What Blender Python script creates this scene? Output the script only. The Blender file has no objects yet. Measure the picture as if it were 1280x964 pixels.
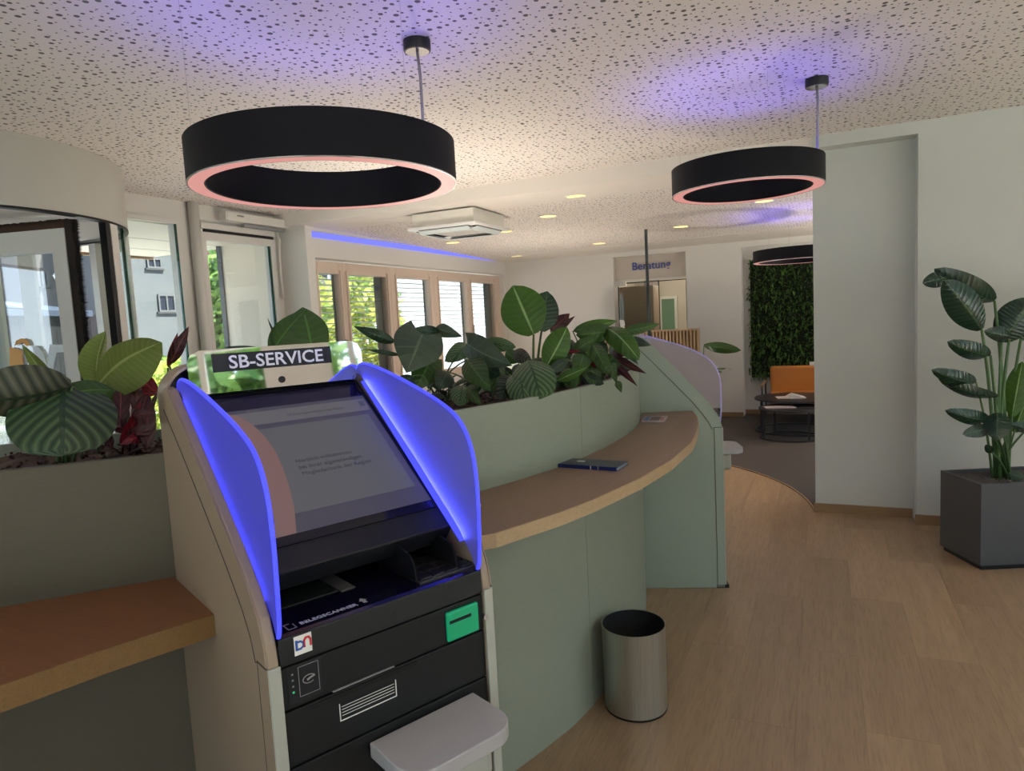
import bpy, bmesh, math, random
from mathutils import Vector, Matrix
random.seed(7)
S = bpy.context.scene
COL = S.collection

# ------------------------------------------------------------------ camera
FPX = 850.0; PITCH = math.radians(5.48); ROLL = math.radians(3.0); YAW = math.radians(24.6)
def _yaw(v):
    c, s = math.cos(YAW), math.sin(YAW)
    return Vector((c*v[0]-s*v[1], s*v[0]+c*v[1], v[2]))
CF = _yaw((0, math.cos(PITCH), -math.sin(PITCH)))
_r0 = _yaw((1, 0, 0)); _u0 = _yaw((0, math.sin(PITCH), math.cos(PITCH)))
CR = _r0*math.cos(ROLL) - _u0*math.sin(ROLL)
CU = _r0*math.sin(ROLL) + _u0*math.cos(ROLL)
CP = Vector((0, 0, 1.6))
cd = bpy.data.cameras.new('camera'); cam = bpy.data.objects.new('camera', cd); COL.objects.link(cam)
M = Matrix((CR, CU, -CF)).transposed().to_4x4(); M.translation = CP
cam.matrix_world = M
cd.sensor_width = 36; cd.lens = FPX/1280*36; cd.clip_start = 0.05; cd.clip_end = 200
S.camera = cam
def _ray(x, y): return CF + CR*((x-640)/FPX) - CU*((y-482)/FPX)
def at(x, y, d): return CP + _ray(x, y)*d             # point at a given depth in metres
def atX(x, y, X): r = _ray(x, y); return CP + r*(X/r.x)
def atY(x, y, Y): r = _ray(x, y); return CP + r*(Y/r.y)
def atZ(x, y, Z): r = _ray(x, y); return CP + r*((Z-1.6)/r.z)

# ------------------------------------------------------------------ world, sun, exposure
W = bpy.data.worlds.new('world'); S.world = W; W.use_nodes = True
nt = W.node_tree; nt.nodes.clear()
wo = nt.nodes.new('ShaderNodeOutputWorld'); bg = nt.nodes.new('ShaderNodeBackground')
tc = nt.nodes.new('ShaderNodeTexCoord'); sp = nt.nodes.new('ShaderNodeSeparateXYZ'); cr = nt.nodes.new('ShaderNodeValToRGB')
nt.links.new(tc.outputs['Generated'], sp.inputs[0]); nt.links.new(sp.outputs['Z'], cr.inputs[0])
cr.color_ramp.elements[0].position = 0.0; cr.color_ramp.elements[0].color = (0.80, 0.88, 1.0, 1)
cr.color_ramp.elements[1].position = 0.6; cr.color_ramp.elements[1].color = (0.42, 0.62, 1.0, 1)
nt.links.new(cr.outputs[0], bg.inputs[0]); bg.inputs[1].default_value = 4.0
nt.links.new(bg.outputs[0], wo.inputs[0])
def light(name, kind, loc, energy, color, direction=None, **kw):
    ld = bpy.data.lights.new(name, kind); ld.energy = energy; ld.color = color
    for k, v in kw.items(): setattr(ld, k, v)
    o = bpy.data.objects.new(name, ld); COL.objects.link(o); o.location = loc
    if direction is not None: o.rotation_euler = Vector(direction).to_track_quat('-Z', 'Y').to_euler()
    return o
light('sun', 'SUN', (0, 0, 20), 30.0, (1, 0.95, 0.86), (-0.55, -0.25, -0.95), angle=0.01)
S.view_settings.view_transform = 'Standard'; S.view_settings.look = 'None'
S.view_settings.gamma = 1; S.view_settings.use_curve_mapping = False
S.view_settings.exposure = -0.10
S.cycles.use_denoising = True; S.cycles.max_bounces = 8; S.cycles.diffuse_bounces = 5
S.cycles.transparent_max_bounces = 16; S.cycles.sample_clamp_indirect = 6
S.cycles.caustics_reflective = False; S.cycles.caustics_refractive = False

# ------------------------------------------------------------------ materials
class NT:
    def __init__(s, name):
        s.m = bpy.data.materials.new(name); s.m.use_nodes = True
        s.t = s.m.node_tree; s.b = s.t.nodes['Principled BSDF']
    def n(s, typ, **kw):
        x = s.t.nodes.new('ShaderNode'+typ)
        for k, v in kw.items():
            if hasattr(x, k): setattr(x, k, v)
            else: x.inputs[k].default_value = v
        return x
    def l(s, a, b): s.t.links.new(a, b)
    def math(s, op, a, b=None, c=None, clamp=False):
        x = s.t.nodes.new('ShaderNodeMath'); x.operation = op; x.use_clamp = clamp
        for i, v in enumerate((a, b, c)):
            if v is None: continue
            if isinstance(v, (int, float)): x.inputs[i].default_value = v
            else: s.l(v, x.inputs[i])
        return x.outputs[0]
    def mix(s, f, a, b):
        x = s.t.nodes.new('ShaderNodeMix'); x.data_type = 'RGBA'
        if isinstance(f, (int, float)): x.inputs[0].default_value = f
        else: s.l(f, x.inputs[0])
        for i, v in ((6, a), (7, b)):
            if isinstance(v, (tuple, list)): x.inputs[i].default_value = (*v[:3], 1)
            else: s.l(v, x.inputs[i])
        return x.outputs[2]
    def bump(s, h, strength=0.3, dist=0.01):
        x = s.n('Bump'); x.inputs['Strength'].default_value = strength; x.inputs['Distance'].default_value = dist
        s.l(h, x.inputs['Height']); s.l(x.outputs[0], s.b.inputs['Normal'])
    def obj(s, scale=(1, 1, 1)):
        c = s.n('TexCoord'); mp = s.n('Mapping'); mp.inputs['Scale'].default_value = scale
        s.l(c.outputs['Object'], mp.inputs[0]); return mp.outputs[0]
    def noise(s, vec, scale, detail=3, rough=0.5):
        x = s.n('TexNoise'); x.inputs['Scale'].default_value = scale; x.inputs['Detail'].default_value = detail
        x.inputs['Roughness'].default_value = rough; s.l(vec, x.inputs['Vector']); return x.outputs['Fac']
def setb(b, col=None, rough=None, metal=None, emit=None, es=None, spec=None, coat=None, trans=None):
    if col is not None: b.inputs['Base Color'].default_value = (*col, 1)
    if rough is not None: b.inputs['Roughness'].default_value = rough
    if metal is not None: b.inputs['Metallic'].default_value = metal
    if emit is not None: b.inputs['Emission Color'].default_value = (*emit, 1); b.inputs['Emission Strength'].default_value = 1 if es is None else es
    if spec is not None: b.inputs['Specular IOR Level'].default_value = spec
    if coat is not None: b.inputs['Coat Weight'].default_value = coat
def plain(name, col, rough=0.5, metal=0, var=0.06, sc=6, **kw):
    k = NT(name); setb(k.b, col, rough, metal, **kw)
    if var:
        f = k.noise(k.obj(), sc, 4)
        k.l(k.mix(f, tuple(c*(1-var) for c in col), tuple(min(1, c*(1+var)) for c in col)), k.b.inputs['Base Color'])
    return k.m
def emit(name, col, st):
    k = NT(name); setb(k.b, (0.02, 0.02, 0.02), 0.5, emit=col, es=st); return k.m
def wood(name, c1, c2, c3, axis=1, rough=0.45, sc=1.0, gloss=None):
    k = NT(name); s = [14*sc, 14*sc, 14*sc]; s[axis] = 1.1*sc
    v = k.obj(tuple(s)); oi = k.n('ObjectInfo')
    add = k.n('VectorMath', operation='ADD'); k.l(v, add.inputs[0])
    cmb = k.n('CombineXYZ'); r9 = k.math('MULTIPLY', oi.outputs['Random'], 37.0)
    k.l(r9, cmb.inputs[0]); k.l(r9, cmb.inputs[1]); k.l(r9, cmb.inputs[2]); k.l(cmb.outputs[0], add.inputs[1]); v = add.outputs[0]
    n1 = k.noise(v, 1.2, 6, 0.62); n2 = k.noise(v, 7.0, 3, 0.6)
    base = k.mix(n1, c1, c2); b2 = k.mix(k.math('MULTIPLY', k.math('SUBTRACT', n2, 0.45, clamp=True), 1.6), base, c3)
    rnd = k.math('MULTIPLY_ADD', oi.outputs['Random'], 0.20, 0.90)
    hs = k.n('HueSaturation'); k.l(b2, hs.inputs['Color']); k.l(rnd, hs.inputs['Value']); k.l(hs.outputs[0], k.b.inputs['Base Color'])
    setb(k.b, rough=rough); k.bump(n2, 0.08, 0.003)
    return k.m
WALL = plain('wall_plaster', (0.66, 0.64, 0.61), 0.8, var=0.02)
WALLG = plain('wall_paint_pale', (0.57, 0.585, 0.555), 0.8, var=0.02)
FRAMEW = plain('white_frame', (0.62, 0.60, 0.57), 0.4, var=0.02)
CREAM = plain('window_frame_cream', (0.62, 0.50, 0.42), 0.45, var=0.03)
BLACK = plain('black_satin', (0.009, 0.009, 0.011), 0.42, var=0.1, spec=0.3)
RUB = plain('black_brush', (0.016, 0.010, 0.008), 0.95, var=0.4, sc=60)
BRN = plain('brown_brush', (0.05, 0.022, 0.014), 0.95, var=0.4, sc=60)
def ceiling_mat(name, dens):
    k = NT(name); v = k.obj(); base = (0.77, 0.715, 0.675)
    masks = []
    for sc_, lo, hi, off, rnd in ((23, 0.10, 0.17, 0.0, 0.72), (36, -0.03, 0.15, 3.3, 0.6)):
        mp = k.n('Mapping'); mp.inputs['Location'].default_value = (off, off, 0); mp.inputs['Scale'].default_value = (1, 1, 0.0); k.l(v, mp.inputs[0])
        vo = k.n('TexVoronoi'); vo.voronoi_dimensions = '2D'; vo.inputs['Scale'].default_value = sc_*dens; vo.inputs['Randomness'].default_value = rnd; k.l(mp.outputs[0], vo.inputs['Vector'])
        sr = k.n('SeparateColor'); k.l(vo.outputs['Color'], sr.inputs[0])
        c2 = k.math('POWER', sr.outputs[0], 2.2)
        r = k.math('MULTIPLY_ADD', c2, hi, lo)
        masks.append(k.math('LESS_THAN', vo.outputs['Distance'], r))
    masks.append(masks[0])
    m = k.math('MAXIMUM', k.math('MAXIMUM', masks[0], masks[1]), masks[2])
    k.l(k.mix(m, base, (0.13, 0.12, 0.105)), k.b.inputs['Base Color'])
    setb(k.b, rough=0.85); k.bump(k.math('SUBTRACT', 1.0, m), 0.5, 0.01)
    return k.m
CEIL = ceiling_mat('perforated_ceiling', 1.0)
SMOOTHC = plain('smooth_ceiling', (0.74, 0.69, 0.64), 0.8, var=0.02)
SAGE = None
def stone(name, col, var=0.10):
    k = NT(name); v = k.obj((1, 1, 1)); v2 = k.obj((3, 3, 26))
    a = k.noise(v, 3.0, 5, 0.6); b = k.noise(v2, 5, 3, 0.6)
    f = k.math('MULTIPLY_ADD', b, 0.5, k.math('MULTIPLY', a, 0.6), clamp=True)
    k.l(k.mix(f, tuple(c*(1-var*1.6) for c in col), tuple(c*(1+var) for c in col)), k.b.inputs['Base Color'])
    setb(k.b, rough=0.62); k.bump(b, 0.05, 0.002); return k.m
SAGE = stone('sage_laminate', (0.245, 0.280, 0.225))
SAGE_SHADED = stone('sage_laminate_shaded', (0.088, 0.074, 0.050), 0.13)  # counter laminate left of the kiosk, shade painted into its colour
KWARMLIT = plain('kiosk_shell_warmlit', (0.285, 0.215, 0.155), 0.42, var=0.03)  # near kiosk shell, its warm dim light mixed into the colour
KGREENLIT = plain('kiosk_shell_greenlit', (0.27, 0.325, 0.275), 0.42, var=0.03)  # same shell on the far kiosk, greenish light mixed into the colour
TRIMW = plain('kiosk_edge', (0.36, 0.37, 0.33), 0.35, var=0.02)
ANTH = plain('anthracite_plastic', (0.010, 0.011, 0.014), 0.42, var=0.08, spec=0.3)
ANTH2 = plain('anthracite_front', (0.008, 0.009, 0.010), 0.5, var=0.1, spec=0.25)
GLOSS = plain('gloss_black', (0.004, 0.004, 0.012), 0.10, var=0)
HOLE = plain('dark_slot', (0.002, 0.002, 0.002), 0.9, var=0)
MIRROR = plain('mirror_panel', (0.80, 0.80, 0.80), 0.03, 1.0, var=0)
CHROME = plain('chrome', (0.7, 0.7, 0.7), 0.2, 1.0, var=0)
WHITEINK = plain('white_print', (0.75, 0.75, 0.72), 0.5, var=0)
GREYINK = plain('grey_print', (0.22, 0.22, 0.23), 0.5, var=0)
BLUEINK = plain('blue_print', (0.02, 0.08, 0.36), 0.5, var=0)
REDINK = plain('red_print', (0.45, 0.02, 0.03), 0.5, var=0)
STEEL = None
k = NT('brushed_steel'); v = k.obj((1, 1, 1)); mp = k.obj((60, 60, 1.2)); nn = k.noise(mp, 3, 3)
k.l(k.mix(nn, (0.36, 0.37, 0.33), (0.62, 0.63, 0.58)), k.b.inputs['Base Color']); setb(k.b, rough=0.32, metal=0.9); k.bump(nn, 0.05, 0.001); STEEL = k.m
FLOORW = wood('oak_vinyl', (0.235, 0.150, 0.084), (0.41, 0.285, 0.175), (0.165, 0.098, 0.052), 1, 0.38)
OAK = wood('oak_shelf', (0.195, 0.122, 0.078), (0.245, 0.158, 0.104), (0.15, 0.09, 0.053), 1, 0.42, 1.3)
OAKEDGE = wood('oak_edge', (0.36, 0.25, 0.14), (0.44, 0.31, 0.18), (0.28, 0.18, 0.09), 1, 0.5, 2.0)
OAKL = wood('oak_shelf_warm_shaded', (0.165, 0.066, 0.026), (0.21, 0.088, 0.035), (0.12, 0.046, 0.018), 0, 0.42, 1.3)  # left shelf oak, darkened in colour to stand for shade
OAKLE = wood('oak_edge_warm', (0.14, 0.075, 0.022), (0.19, 0.105, 0.033), (0.10, 0.05, 0.015), 0, 0.5, 2.2)
SKIRT = plain('oak_skirting', (0.27, 0.165, 0.085), 0.5, var=0.15)
CARPET = NT('dark_carpet'); nn = CARPET.noise(CARPET.obj((30, 3, 1)), 5, 4); CARPET.l(CARPET.mix(nn, (0.028, 0.023, 0.021), (0.075, 0.064, 0.06)), CARPET.b.inputs['Base Color']); setb(CARPET.b, rough=0.9); CARPET = CARPET.m
def glass(name, tint, refl=0.03):
    k = NT(name); k.t.nodes.remove(k.b); o = k.t.nodes['Material Output']
    tr = k.n('BsdfTransparent'); tr.inputs[0].default_value = (*tint, 1)
    gl = k.n('BsdfGlossy'); gl.inputs['Roughness'].default_value = 0.02
    fr = k.n('Fresnel'); fr.inputs[0].default_value = 1.45; mx = k.n('MixShader')
    k.l(k.math('MULTIPLY', fr.outputs[0], refl*10, clamp=True), mx.inputs[0]); k.l(tr.outputs[0], mx.inputs[1]); k.l(gl.outputs[0], mx.inputs[2]); k.l(mx.outputs[0], o.inputs[0])
    return k.m
GLASS = glass('clear_glass', (0.93, 0.97, 0.96))
GLASSG = glass('green_glass_edge', (0.10, 0.34, 0.28), 0.12)
SMOKE = glass('office_glass', (0.82, 0.86, 0.84), 0.06)
SOILM = NT('potting_soil'); nn = SOILM.noise(SOILM.obj(), 60, 5, 0.7); SOILM.l(SOILM.mix(nn, (0.012, 0.007, 0.005), (0.11, 0.065, 0.045)), SOILM.b.inputs['Base Color']); setb(SOILM.b, rough=0.95); SOILM = SOILM.m
PEB = plain('grey_granules', (0.10, 0.09, 0.08), 0.9, var=0.5, sc=40)
POT = plain('dark_grey_planter', (0.062, 0.066, 0.072), 0.5, var=0.12)
ORANGE = plain('orange_leather', (0.42, 0.15, 0.022), 0.45, var=0.08)
DMETAL = plain('dark_metal', (0.018, 0.019, 0.022), 0.4, var=0.1)
PAPER = plain('paper', (0.6, 0.55, 0.5), 0.6, var=0.2, sc=12)
PAPER2 = plain('printed_paper', (0.42, 0.36, 0.38), 0.4, var=0.8, sc=30)
BOOKB = plain('navy_cover', (0.012, 0.022, 0.055), 0.3, var=0.2)
BOOKP = plain('page_edges_blue', (0.20, 0.27, 0.36), 0.6, var=0.1)

def leafmat(name, base, vein, stripes=7, width=0.3, mid=None, rough=0.35, back=None, slant=1.2, trans=0.25):
    k = NT(name); uv = k.n('TexCoord'); sx = k.n('SeparateXYZ'); k.l(uv.outputs['UV'], sx.inputs[0])
    u = k.math('ABSOLUTE', k.math('SUBTRACT', sx.outputs[0], 0.5)); u2 = k.math('MULTIPLY', u, 2.0)
    ph = k.math('SUBTRACT', k.math('MULTIPLY', sx.outputs[1], float(stripes)), k.math('MULTIPLY', u2, slant))
    fr = k.math('FRACT', ph); tri = k.math('ABSOLUTE', k.math('SUBTRACT', fr, 0.5))
    m = k.math('LESS_THAN', tri, width*0.5)
    sm = k.math('SUBTRACT', 1.0, k.math('DIVIDE', tri, max(width, 0.02)), clamp=True)
    nz = k.noise(k.obj(), 25, 3)
    colr = k.mix(k.math('MULTIPLY', sm, 0.9), base, vein)
    colr = k.mix(k.math('MULTIPLY', nz, 0.35), colr, tuple(c*0.5 for c in base))
    mm = k.math('LESS_THAN', u2, 0.055)
    colr = k.mix(mm, colr, mid or tuple(min(1, c*1.6) for c in vein))
    if back is not None:
        g = k.n('NewGeometry'); colr = k.mix(g.outputs['Backfacing'], colr, back)
    k.l(colr, k.b.inputs['Base Color']); setb(k.b, rough=rough)
    k.bump(sm, 0.35, 0.004)
    o = k.t.nodes['Material Output']; tl = k.n('BsdfTranslucent'); k.l(colr, tl.inputs[0])
    mx = k.n('MixShader'); mx.inputs[0].default_value = trans; k.l(k.b.outputs[0], mx.inputs[1]); k.l(tl.outputs[0], mx.inputs[2]); k.l(mx.outputs[0], o.inputs[0])
    return k.m
L_GREEN = leafmat('leaf_green', (0.035, 0.095, 0.014), (0.046, 0.115, 0.022), 8, 0.3)
L_BRIGHT = leafmat('leaf_bright', (0.050, 0.135, 0.012), (0.062, 0.158, 0.018), 9, 0.3, mid=(0.25, 0.40, 0.15), trans=0.35)
L_DARK = leafmat('leaf_dark', (0.016, 0.045, 0.022), (0.028, 0.065, 0.035), 10, 0.35, rough=0.3)
L_GREY = leafmat('leaf_greygreen', (0.060, 0.100, 0.062), (0.075, 0.118, 0.074), 6, 0.15, mid=(0.12, 0.17, 0.11), rough=0.45)
L_STRIPE = leafmat('leaf_striped', (0.010, 0.036, 0.014), (0.085, 0.145, 0.06), 8, 0.40, mid=(0.012, 0.036, 0.016), rough=0.38, slant=3.6, trans=0.15)
L_STRIPE2 = leafmat('leaf_striped_bright', (0.022, 0.070, 0.022), (0.14, 0.24, 0.09), 8, 0.45, mid=(0.02, 0.06, 0.02), rough=0.38, slant=3.0, trans=0.2)
L_STRIPEL = leafmat('leaf_striped_pale', (0.018, 0.030, 0.014), (0.14, 0.14, 0.095), 9, 0.45, mid=(0.02, 0.04, 0.02), rough=0.4, slant=1.0)
L_LIME = leafmat('leaf_lime', (0.17, 0.24, 0.045), (0.21, 0.29, 0.065), 16, 0.3, mid=(0.35, 0.42, 0.15), trans=0.5)
L_RED = leafmat('leaf_crimson', (0.16, 0.008, 0.018), (0.26, 0.02, 0.035), 6, 0.4, mid=(0.40, 0.05, 0.06))
L_MAROON = leafmat('leaf_maroon', (0.045, 0.010, 0.013), (0.09, 0.022, 0.028), 5, 0.4, mid=(0.20, 0.04, 0.04))
L_BIRD = leafmat('leaf_bird_of_paradise', (0.012, 0.038, 0.022), (0.022, 0.058, 0.034), 14, 0.3, mid=(0.05, 0.10, 0.05), rough=0.22, trans=0.12)
STEM = plain('stem_green', (0.06, 0.13, 0.04), 0.5, var=0.2)
STEMD = plain('stem_dark', (0.03, 0.05, 0.02), 0.5, var=0.2)
def foliage(name, a, b, tr=0.3):
    k = NT(name); g = k.n('NewGeometry'); c = k.mix(g.outputs['Random Per Island'], a, b); k.l(c, k.b.inputs['Base Color']); setb(k.b, rough=0.6)
    o = k.t.nodes['Material Output']; tl = k.n('BsdfTranslucent'); k.l(c, tl.inputs[0]); mx = k.n('MixShader'); mx.inputs[0].default_value = tr
    k.l(k.b.outputs[0], mx.inputs[1]); k.l(tl.outputs[0], mx.inputs[2]); k.l(mx.outputs[0], o.inputs[0]); return k.m
FOL = foliage('garden_foliage', (0.03, 0.10, 0.012), (0.20, 0.32, 0.055))
FOLY = foliage('garden_foliage_yellow', (0.12, 0.26, 0.05), (0.75, 0.70, 0.16), 0.5)
MOSS = foliage('wall_foliage', (0.010, 0.045, 0.010), (0.09, 0.20, 0.03), 0.2)

# ------------------------------------------------------------------ mesh helpers
class MB:
    def __init__(s): s.v = []; s.f = []; s.uv = None
    def add(s, vs, fs):
        o = len(s.v); s.v += [tuple(x) for x in vs]; s.f += [tuple(i+o for i in f) for f in fs]; return s
    def box(s, x0, x1, y0, y1, z0, z1):
        return s.add([(x0,y0,z0),(x1,y0,z0),(x1,y1,z0),(x0,y1,z0),(x0,y0,z1),(x1,y0,z1),(x1,y1,z1),(x0,y1,z1)],
                     [(0,3,2,1),(4,5,6,7),(0,1,5,4),(1,2,6,5),(2,3,7,6),(3,0,4,7)])
    def prism(s, poly, axis, a, b):
        n = len(poly)
        def p(u, v, w): return {'x': (w, u, v), 'y': (u, w, v), 'z': (u, v, w)}[axis]
        vs = [p(u, v, a) for u, v in poly] + [p(u, v, b) for u, v in poly]
        fs = [tuple(range(n))[::-1], tuple(range(n, 2*n))] + [(i, (i+1) % n, n+(i+1) % n, n+i) for i in range(n)]
        return s.add(vs, fs)
    def tube(s, pts, r, n=8, r2=None):
        pts = [Vector(p) for p in pts]; m = len(pts); vs = []; fs = []
        for i, p in enumerate(pts):
            d = (pts[min(i+1, m-1)]-pts[max(i-1, 0)]).normalized()
            a = d.orthogonal().normalized() if i == 0 else (pa - d*pa.dot(d)).normalized()
            pa = a; b = d.cross(a); rr = r if r2 is None else r+(r2-r)*i/(m-1)
            for j in range(n):
                t = 2*math.pi*j/n; vs.append(p+a*rr*math.cos(t)+b*rr*math.sin(t))
        for i in range(m-1):
            for j in range(n): fs.append((i*n+j, i*n+(j+1) % n, (i+1)*n+(j+1) % n, (i+1)*n+j))
        fs += [tuple(range(n))[::-1], tuple(range((m-1)*n, m*n))]
        return s.add(vs, fs)
    def lathe(s, prof, n=48, c=(0, 0, 0), closed=False):
        vs = []; fs = []; m = len(prof)
        for i in range(n):
            t = 2*math.pi*i/n
            for r, z in prof: vs.append((c[0]+r*math.cos(t), c[1]+r*math.sin(t), c[2]+z))
        for i in range(n):
            k_ = (i+1) % n
            for j in range(m if closed else m-1):
                l = (j+1) % m; fs.append((i*m+j, k_*m+j, k_*m+l, i*m+l))
        return s.add(vs, fs)
    def ribbon(s, pts, o0, o1, z0, z1):
        """closed wall following a plan path; offsets to the left of travel"""
        P = [Vector((p[0], p[1], 0)) for p in pts]; m = len(P); vs = []
        f0 = o0 if isinstance(o0, (list, tuple)) else [o0]*m; f1 = o1 if isinstance(o1, (list, tuple)) else [o1]*m
        for i, p in enumerate(P):
            d = (P[min(i+1, m-1)]-P[max(i-1, 0)]).normalized(); nn_ = Vector((-d.y, d.x, 0))
            a = p+nn_*f0[i]; b = p+nn_*f1[i]
            vs += [(a.x, a.y, z0), (b.x, b.y, z0), (b.x, b.y, z1), (a.x, a.y, z1)]
        fs = [(0, 1, 2, 3), (4*m-1, 4*m-2, 4*m-3, 4*m-4)]
        for i in range(m-1):
            for j in range(4): fs.append((4*i+j, 4*i+4+j, 4*i+4+(j+1) % 4, 4*i+(j+1) % 4))
        return s.add(vs, fs)
def tagp(o, label=None, cat=None, group=None, kind=None):
    if label: o['label'] = label
    if cat: o['category'] = cat
    if group: o['group'] = group
    if kind: o['kind'] = kind
    return o
def obj(name, mb, mat, parent=None, smooth=False, bevel=0, fix=True, **kw):
    me = bpy.data.meshes.new(name); me.from_pydata(mb.v, [], mb.f)
    if mb.uv:
        uvl = me.uv_layers.new(name='uv')
        for li, l in enumerate(me.loops): uvl.data[li].uv = mb.uv[l.vertex_index]
    if fix:
        bm = bmesh.new(); bm.from_mesh(me); bmesh.ops.recalc_face_normals(bm, faces=bm.faces[:]); bm.to_mesh(me); bm.free()
    me.materials.append(mat)
    if smooth:
        for p in me.polygons: p.use_smooth = True
    o = bpy.data.objects.new(name, me); COL.objects.link(o)
    if parent: o.parent = parent
    if bevel:
        b = o.modifiers.new('bevel', 'BEVEL'); b.width = bevel; b.segments = 2; b.limit_method = 'ANGLE'; b.angle_limit = 0.6
    if smooth == 'auto':
        for p in me.polygons: p.use_smooth = True
        es = o.modifiers.new('split', 'EDGE_SPLIT'); es.split_angle = 0.6
    return tagp(o, **kw)
def box(name, x0, x1, y0, y1, z0, z1, mat, parent=None, bevel=0, **kw):
    return obj(name, MB().box(x0, x1, y0, y1, z0, z1), mat, parent, bevel=bevel, **kw)
def empty(name, loc, label, cat, group=None, rz=0, kind=None):
    o = bpy.data.objects.new(name, None); COL.objects.link(o); o.location = loc; o.rotation_euler = (0, 0, rz); o.empty_display_size = 0.1
    return tagp(o, label, cat, group, kind)
def text(name, body, size, mat, parent, origin, xdir, ydir, align='LEFT', ext=0.0004, bold=0.0):
    cu = bpy.data.curves.new(name, 'FONT'); cu.body = body; cu.size = size; cu.extrude = ext; cu.align_x = align; cu.offset = bold; cu.resolution_u = 3
    t = bpy.data.objects.new(name, cu); COL.objects.link(t)
    dg = bpy.context.evaluated_depsgraph_get(); me = bpy.data.meshes.new_from_object(t.evaluated_get(dg))
    bpy.data.objects.remove(t)
    me.materials.clear(); me.materials.append(mat)
    o = bpy.data.objects.new(name, me); COL.objects.link(o)
    x = Vector(xdir).normalized(); y = Vector(ydir).normalized(); z = x.cross(y)
    m = Matrix((x, y, z)).transposed().to_4x4(); m.translation = Vector(origin)
    if parent: o.parent = parent
    o.matrix_local = m
    return o

# ------------------------------------------------------------------ setting: floor, walls, ceiling
HF = 2.80
def cz(y): return 2.68 - 0.12*(y-5.55)/4.9
fl = box('floor', -5.3, 4.0, -3.0, 10.8, -0.12, -0.006, plain('screed', (0.25, 0.16, 0.10), 0.7), kind='structure')
PW, PL = 0.24, 1.28
ix = 0; xx = -1.3
while xx < 3.9:
    off = (ix*0.47) % 1.0*PL; yy = 1.2-off
    while yy < 7.6:
        y0, y1 = max(yy, 0.6), min(yy+PL, 7.6)
        if y1 > y0+0.05 and not (xx > 0.7 and y0 > 5.3):
            y1_ = min(y1, 5.47) if xx > 0.65 else y1
            if xx > -0.3 and xx < 0.65: y1_ = min(y1_, 7.6)
            pl = MB().box(0.0003, PW-0.0003, 0, y1_-y0-0.0006, -0.006, 0.0)
            p = obj('plank', pl, FLOORW, fl); p.location = (xx, y0, 0)
        yy += PL
    xx += PW; ix += 1
# dark carpet of the lounge with a curved front edge
cc = (-2.35, 5.369); R = 2.306
arc = [(cc[0]+R*math.cos(t), cc[1]+R*math.sin(t)) for t in [math.radians(a) for a in range(7, 100, 4)]]
poly = [(-0.052, 5.97)] + arc + [(-2.8, 10.45), (-1.05, 10.45), (-1.05, 10.75), (3.98, 10.75), (3.98, 5.86), (0.0, 5.97)]
obj('carpet', MB().prism(poly, 'z', 0.0005, 0.006), CARPET, label='dark brown grey carpet of the seating area beyond the wooden floor, curved front edge', cat='carpet')
tr = obj('edge_trim', MB().ribbon([(x, y) for x, y in arc], -0.012, 0.0, 0.001, 0.009), SKIRT, bpy.data.objects['carpet'])
# front ceiling (perforated) and the lower rear ceiling
def holes_band(): pass
cl = box('ceiling', -5.2, 4.0, -3.0, 5.55, HF, HF+0.15, CEIL, kind='structure')
obj('trim_3', MB().prism([(5.52, HF), (5.55, HF), (5.55, cz(5.55)), (5.52, cz(5.55))], 'x', -5.15, -0.05), SMOOTHC, kind='structure')
mb = MB().prism([(5.55, cz(5.55)), (10.8, cz(10.8)), (10.8, HF), (5.55, HF)], 'x', -5.2, -0.051).prism([(5.952, cz(5.95)), (10.8, cz(10.8)), (10.8, HF), (5.952, HF)], 'x', -0.051, 4.0)
clr = obj('ceiling_rear', mb, ceiling_mat('perforated_ceiling_rear', 1.25), kind='structure')
mb = MB().prism([(5.53, cz(5.53)-0.004), (6.05, cz(6.05)-0.004), (6.05, cz(6.05)), (5.53, cz(5.53))], 'x', -4.8, -0.051)
obj('border_band', mb, SMOOTHC, clr)
mb = MB().prism([(9.55, cz(9.55)-0.004), (10.45, cz(10.45)-0.004), (10.45, cz(10.45)), (9.55, cz(9.55))], 'x', -4.8, 1.5)
obj('border_band', mb, SMOOTHC, clr)
# right-hand wall, pillar and back wall
box('wall_right', 0.61, 4.0, 5.49, 5.85, 0, HF, WALLG, kind='structure')
box('wall_pillar', -0.05, 0.61, 5.64, 5.95, 0, HF, WALLG, kind='structure')
box('trim_1', -0.05, 0.61, 5.49, 5.64, 2.715, HF, WALLG, kind='structure')
box('baseboard_right', 0.60, 4.0, 5.475, 5.49, 0, 0.07, SKIRT, kind='structure')
box('baseboard_pillar', -0.062, 0.60, 5.625, 5.64, 0, 0.07, SKIRT, kind='structure')
yb = 10.45
bw = obj('wall_back', MB().box(-5.0, -2.945, yb, yb+0.3, 0, 2.62).box(-1.83, -1.05, yb, yb+0.3, 0, 2.62).box(-2.945, -1.83, yb, yb+0.3, 2.49, 2.62).box(-1.05, 4.0, yb, yb+0.02, 2.47, 2.62), WALL, kind='structure')
box('wall_niche', -1.05, 4.0, 10.75, 10.9, 0, 2.62, WALL, kind='structure')
box('baseboard_back', -1.83, -1.05, yb-0.012, yb, 0, 0.07, SKIRT, kind='structure')
box('baseboard_niche', -1.05, 4.0, 10.737, 10.75, 0, 0.07, SKIRT, kind='structure')
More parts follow.
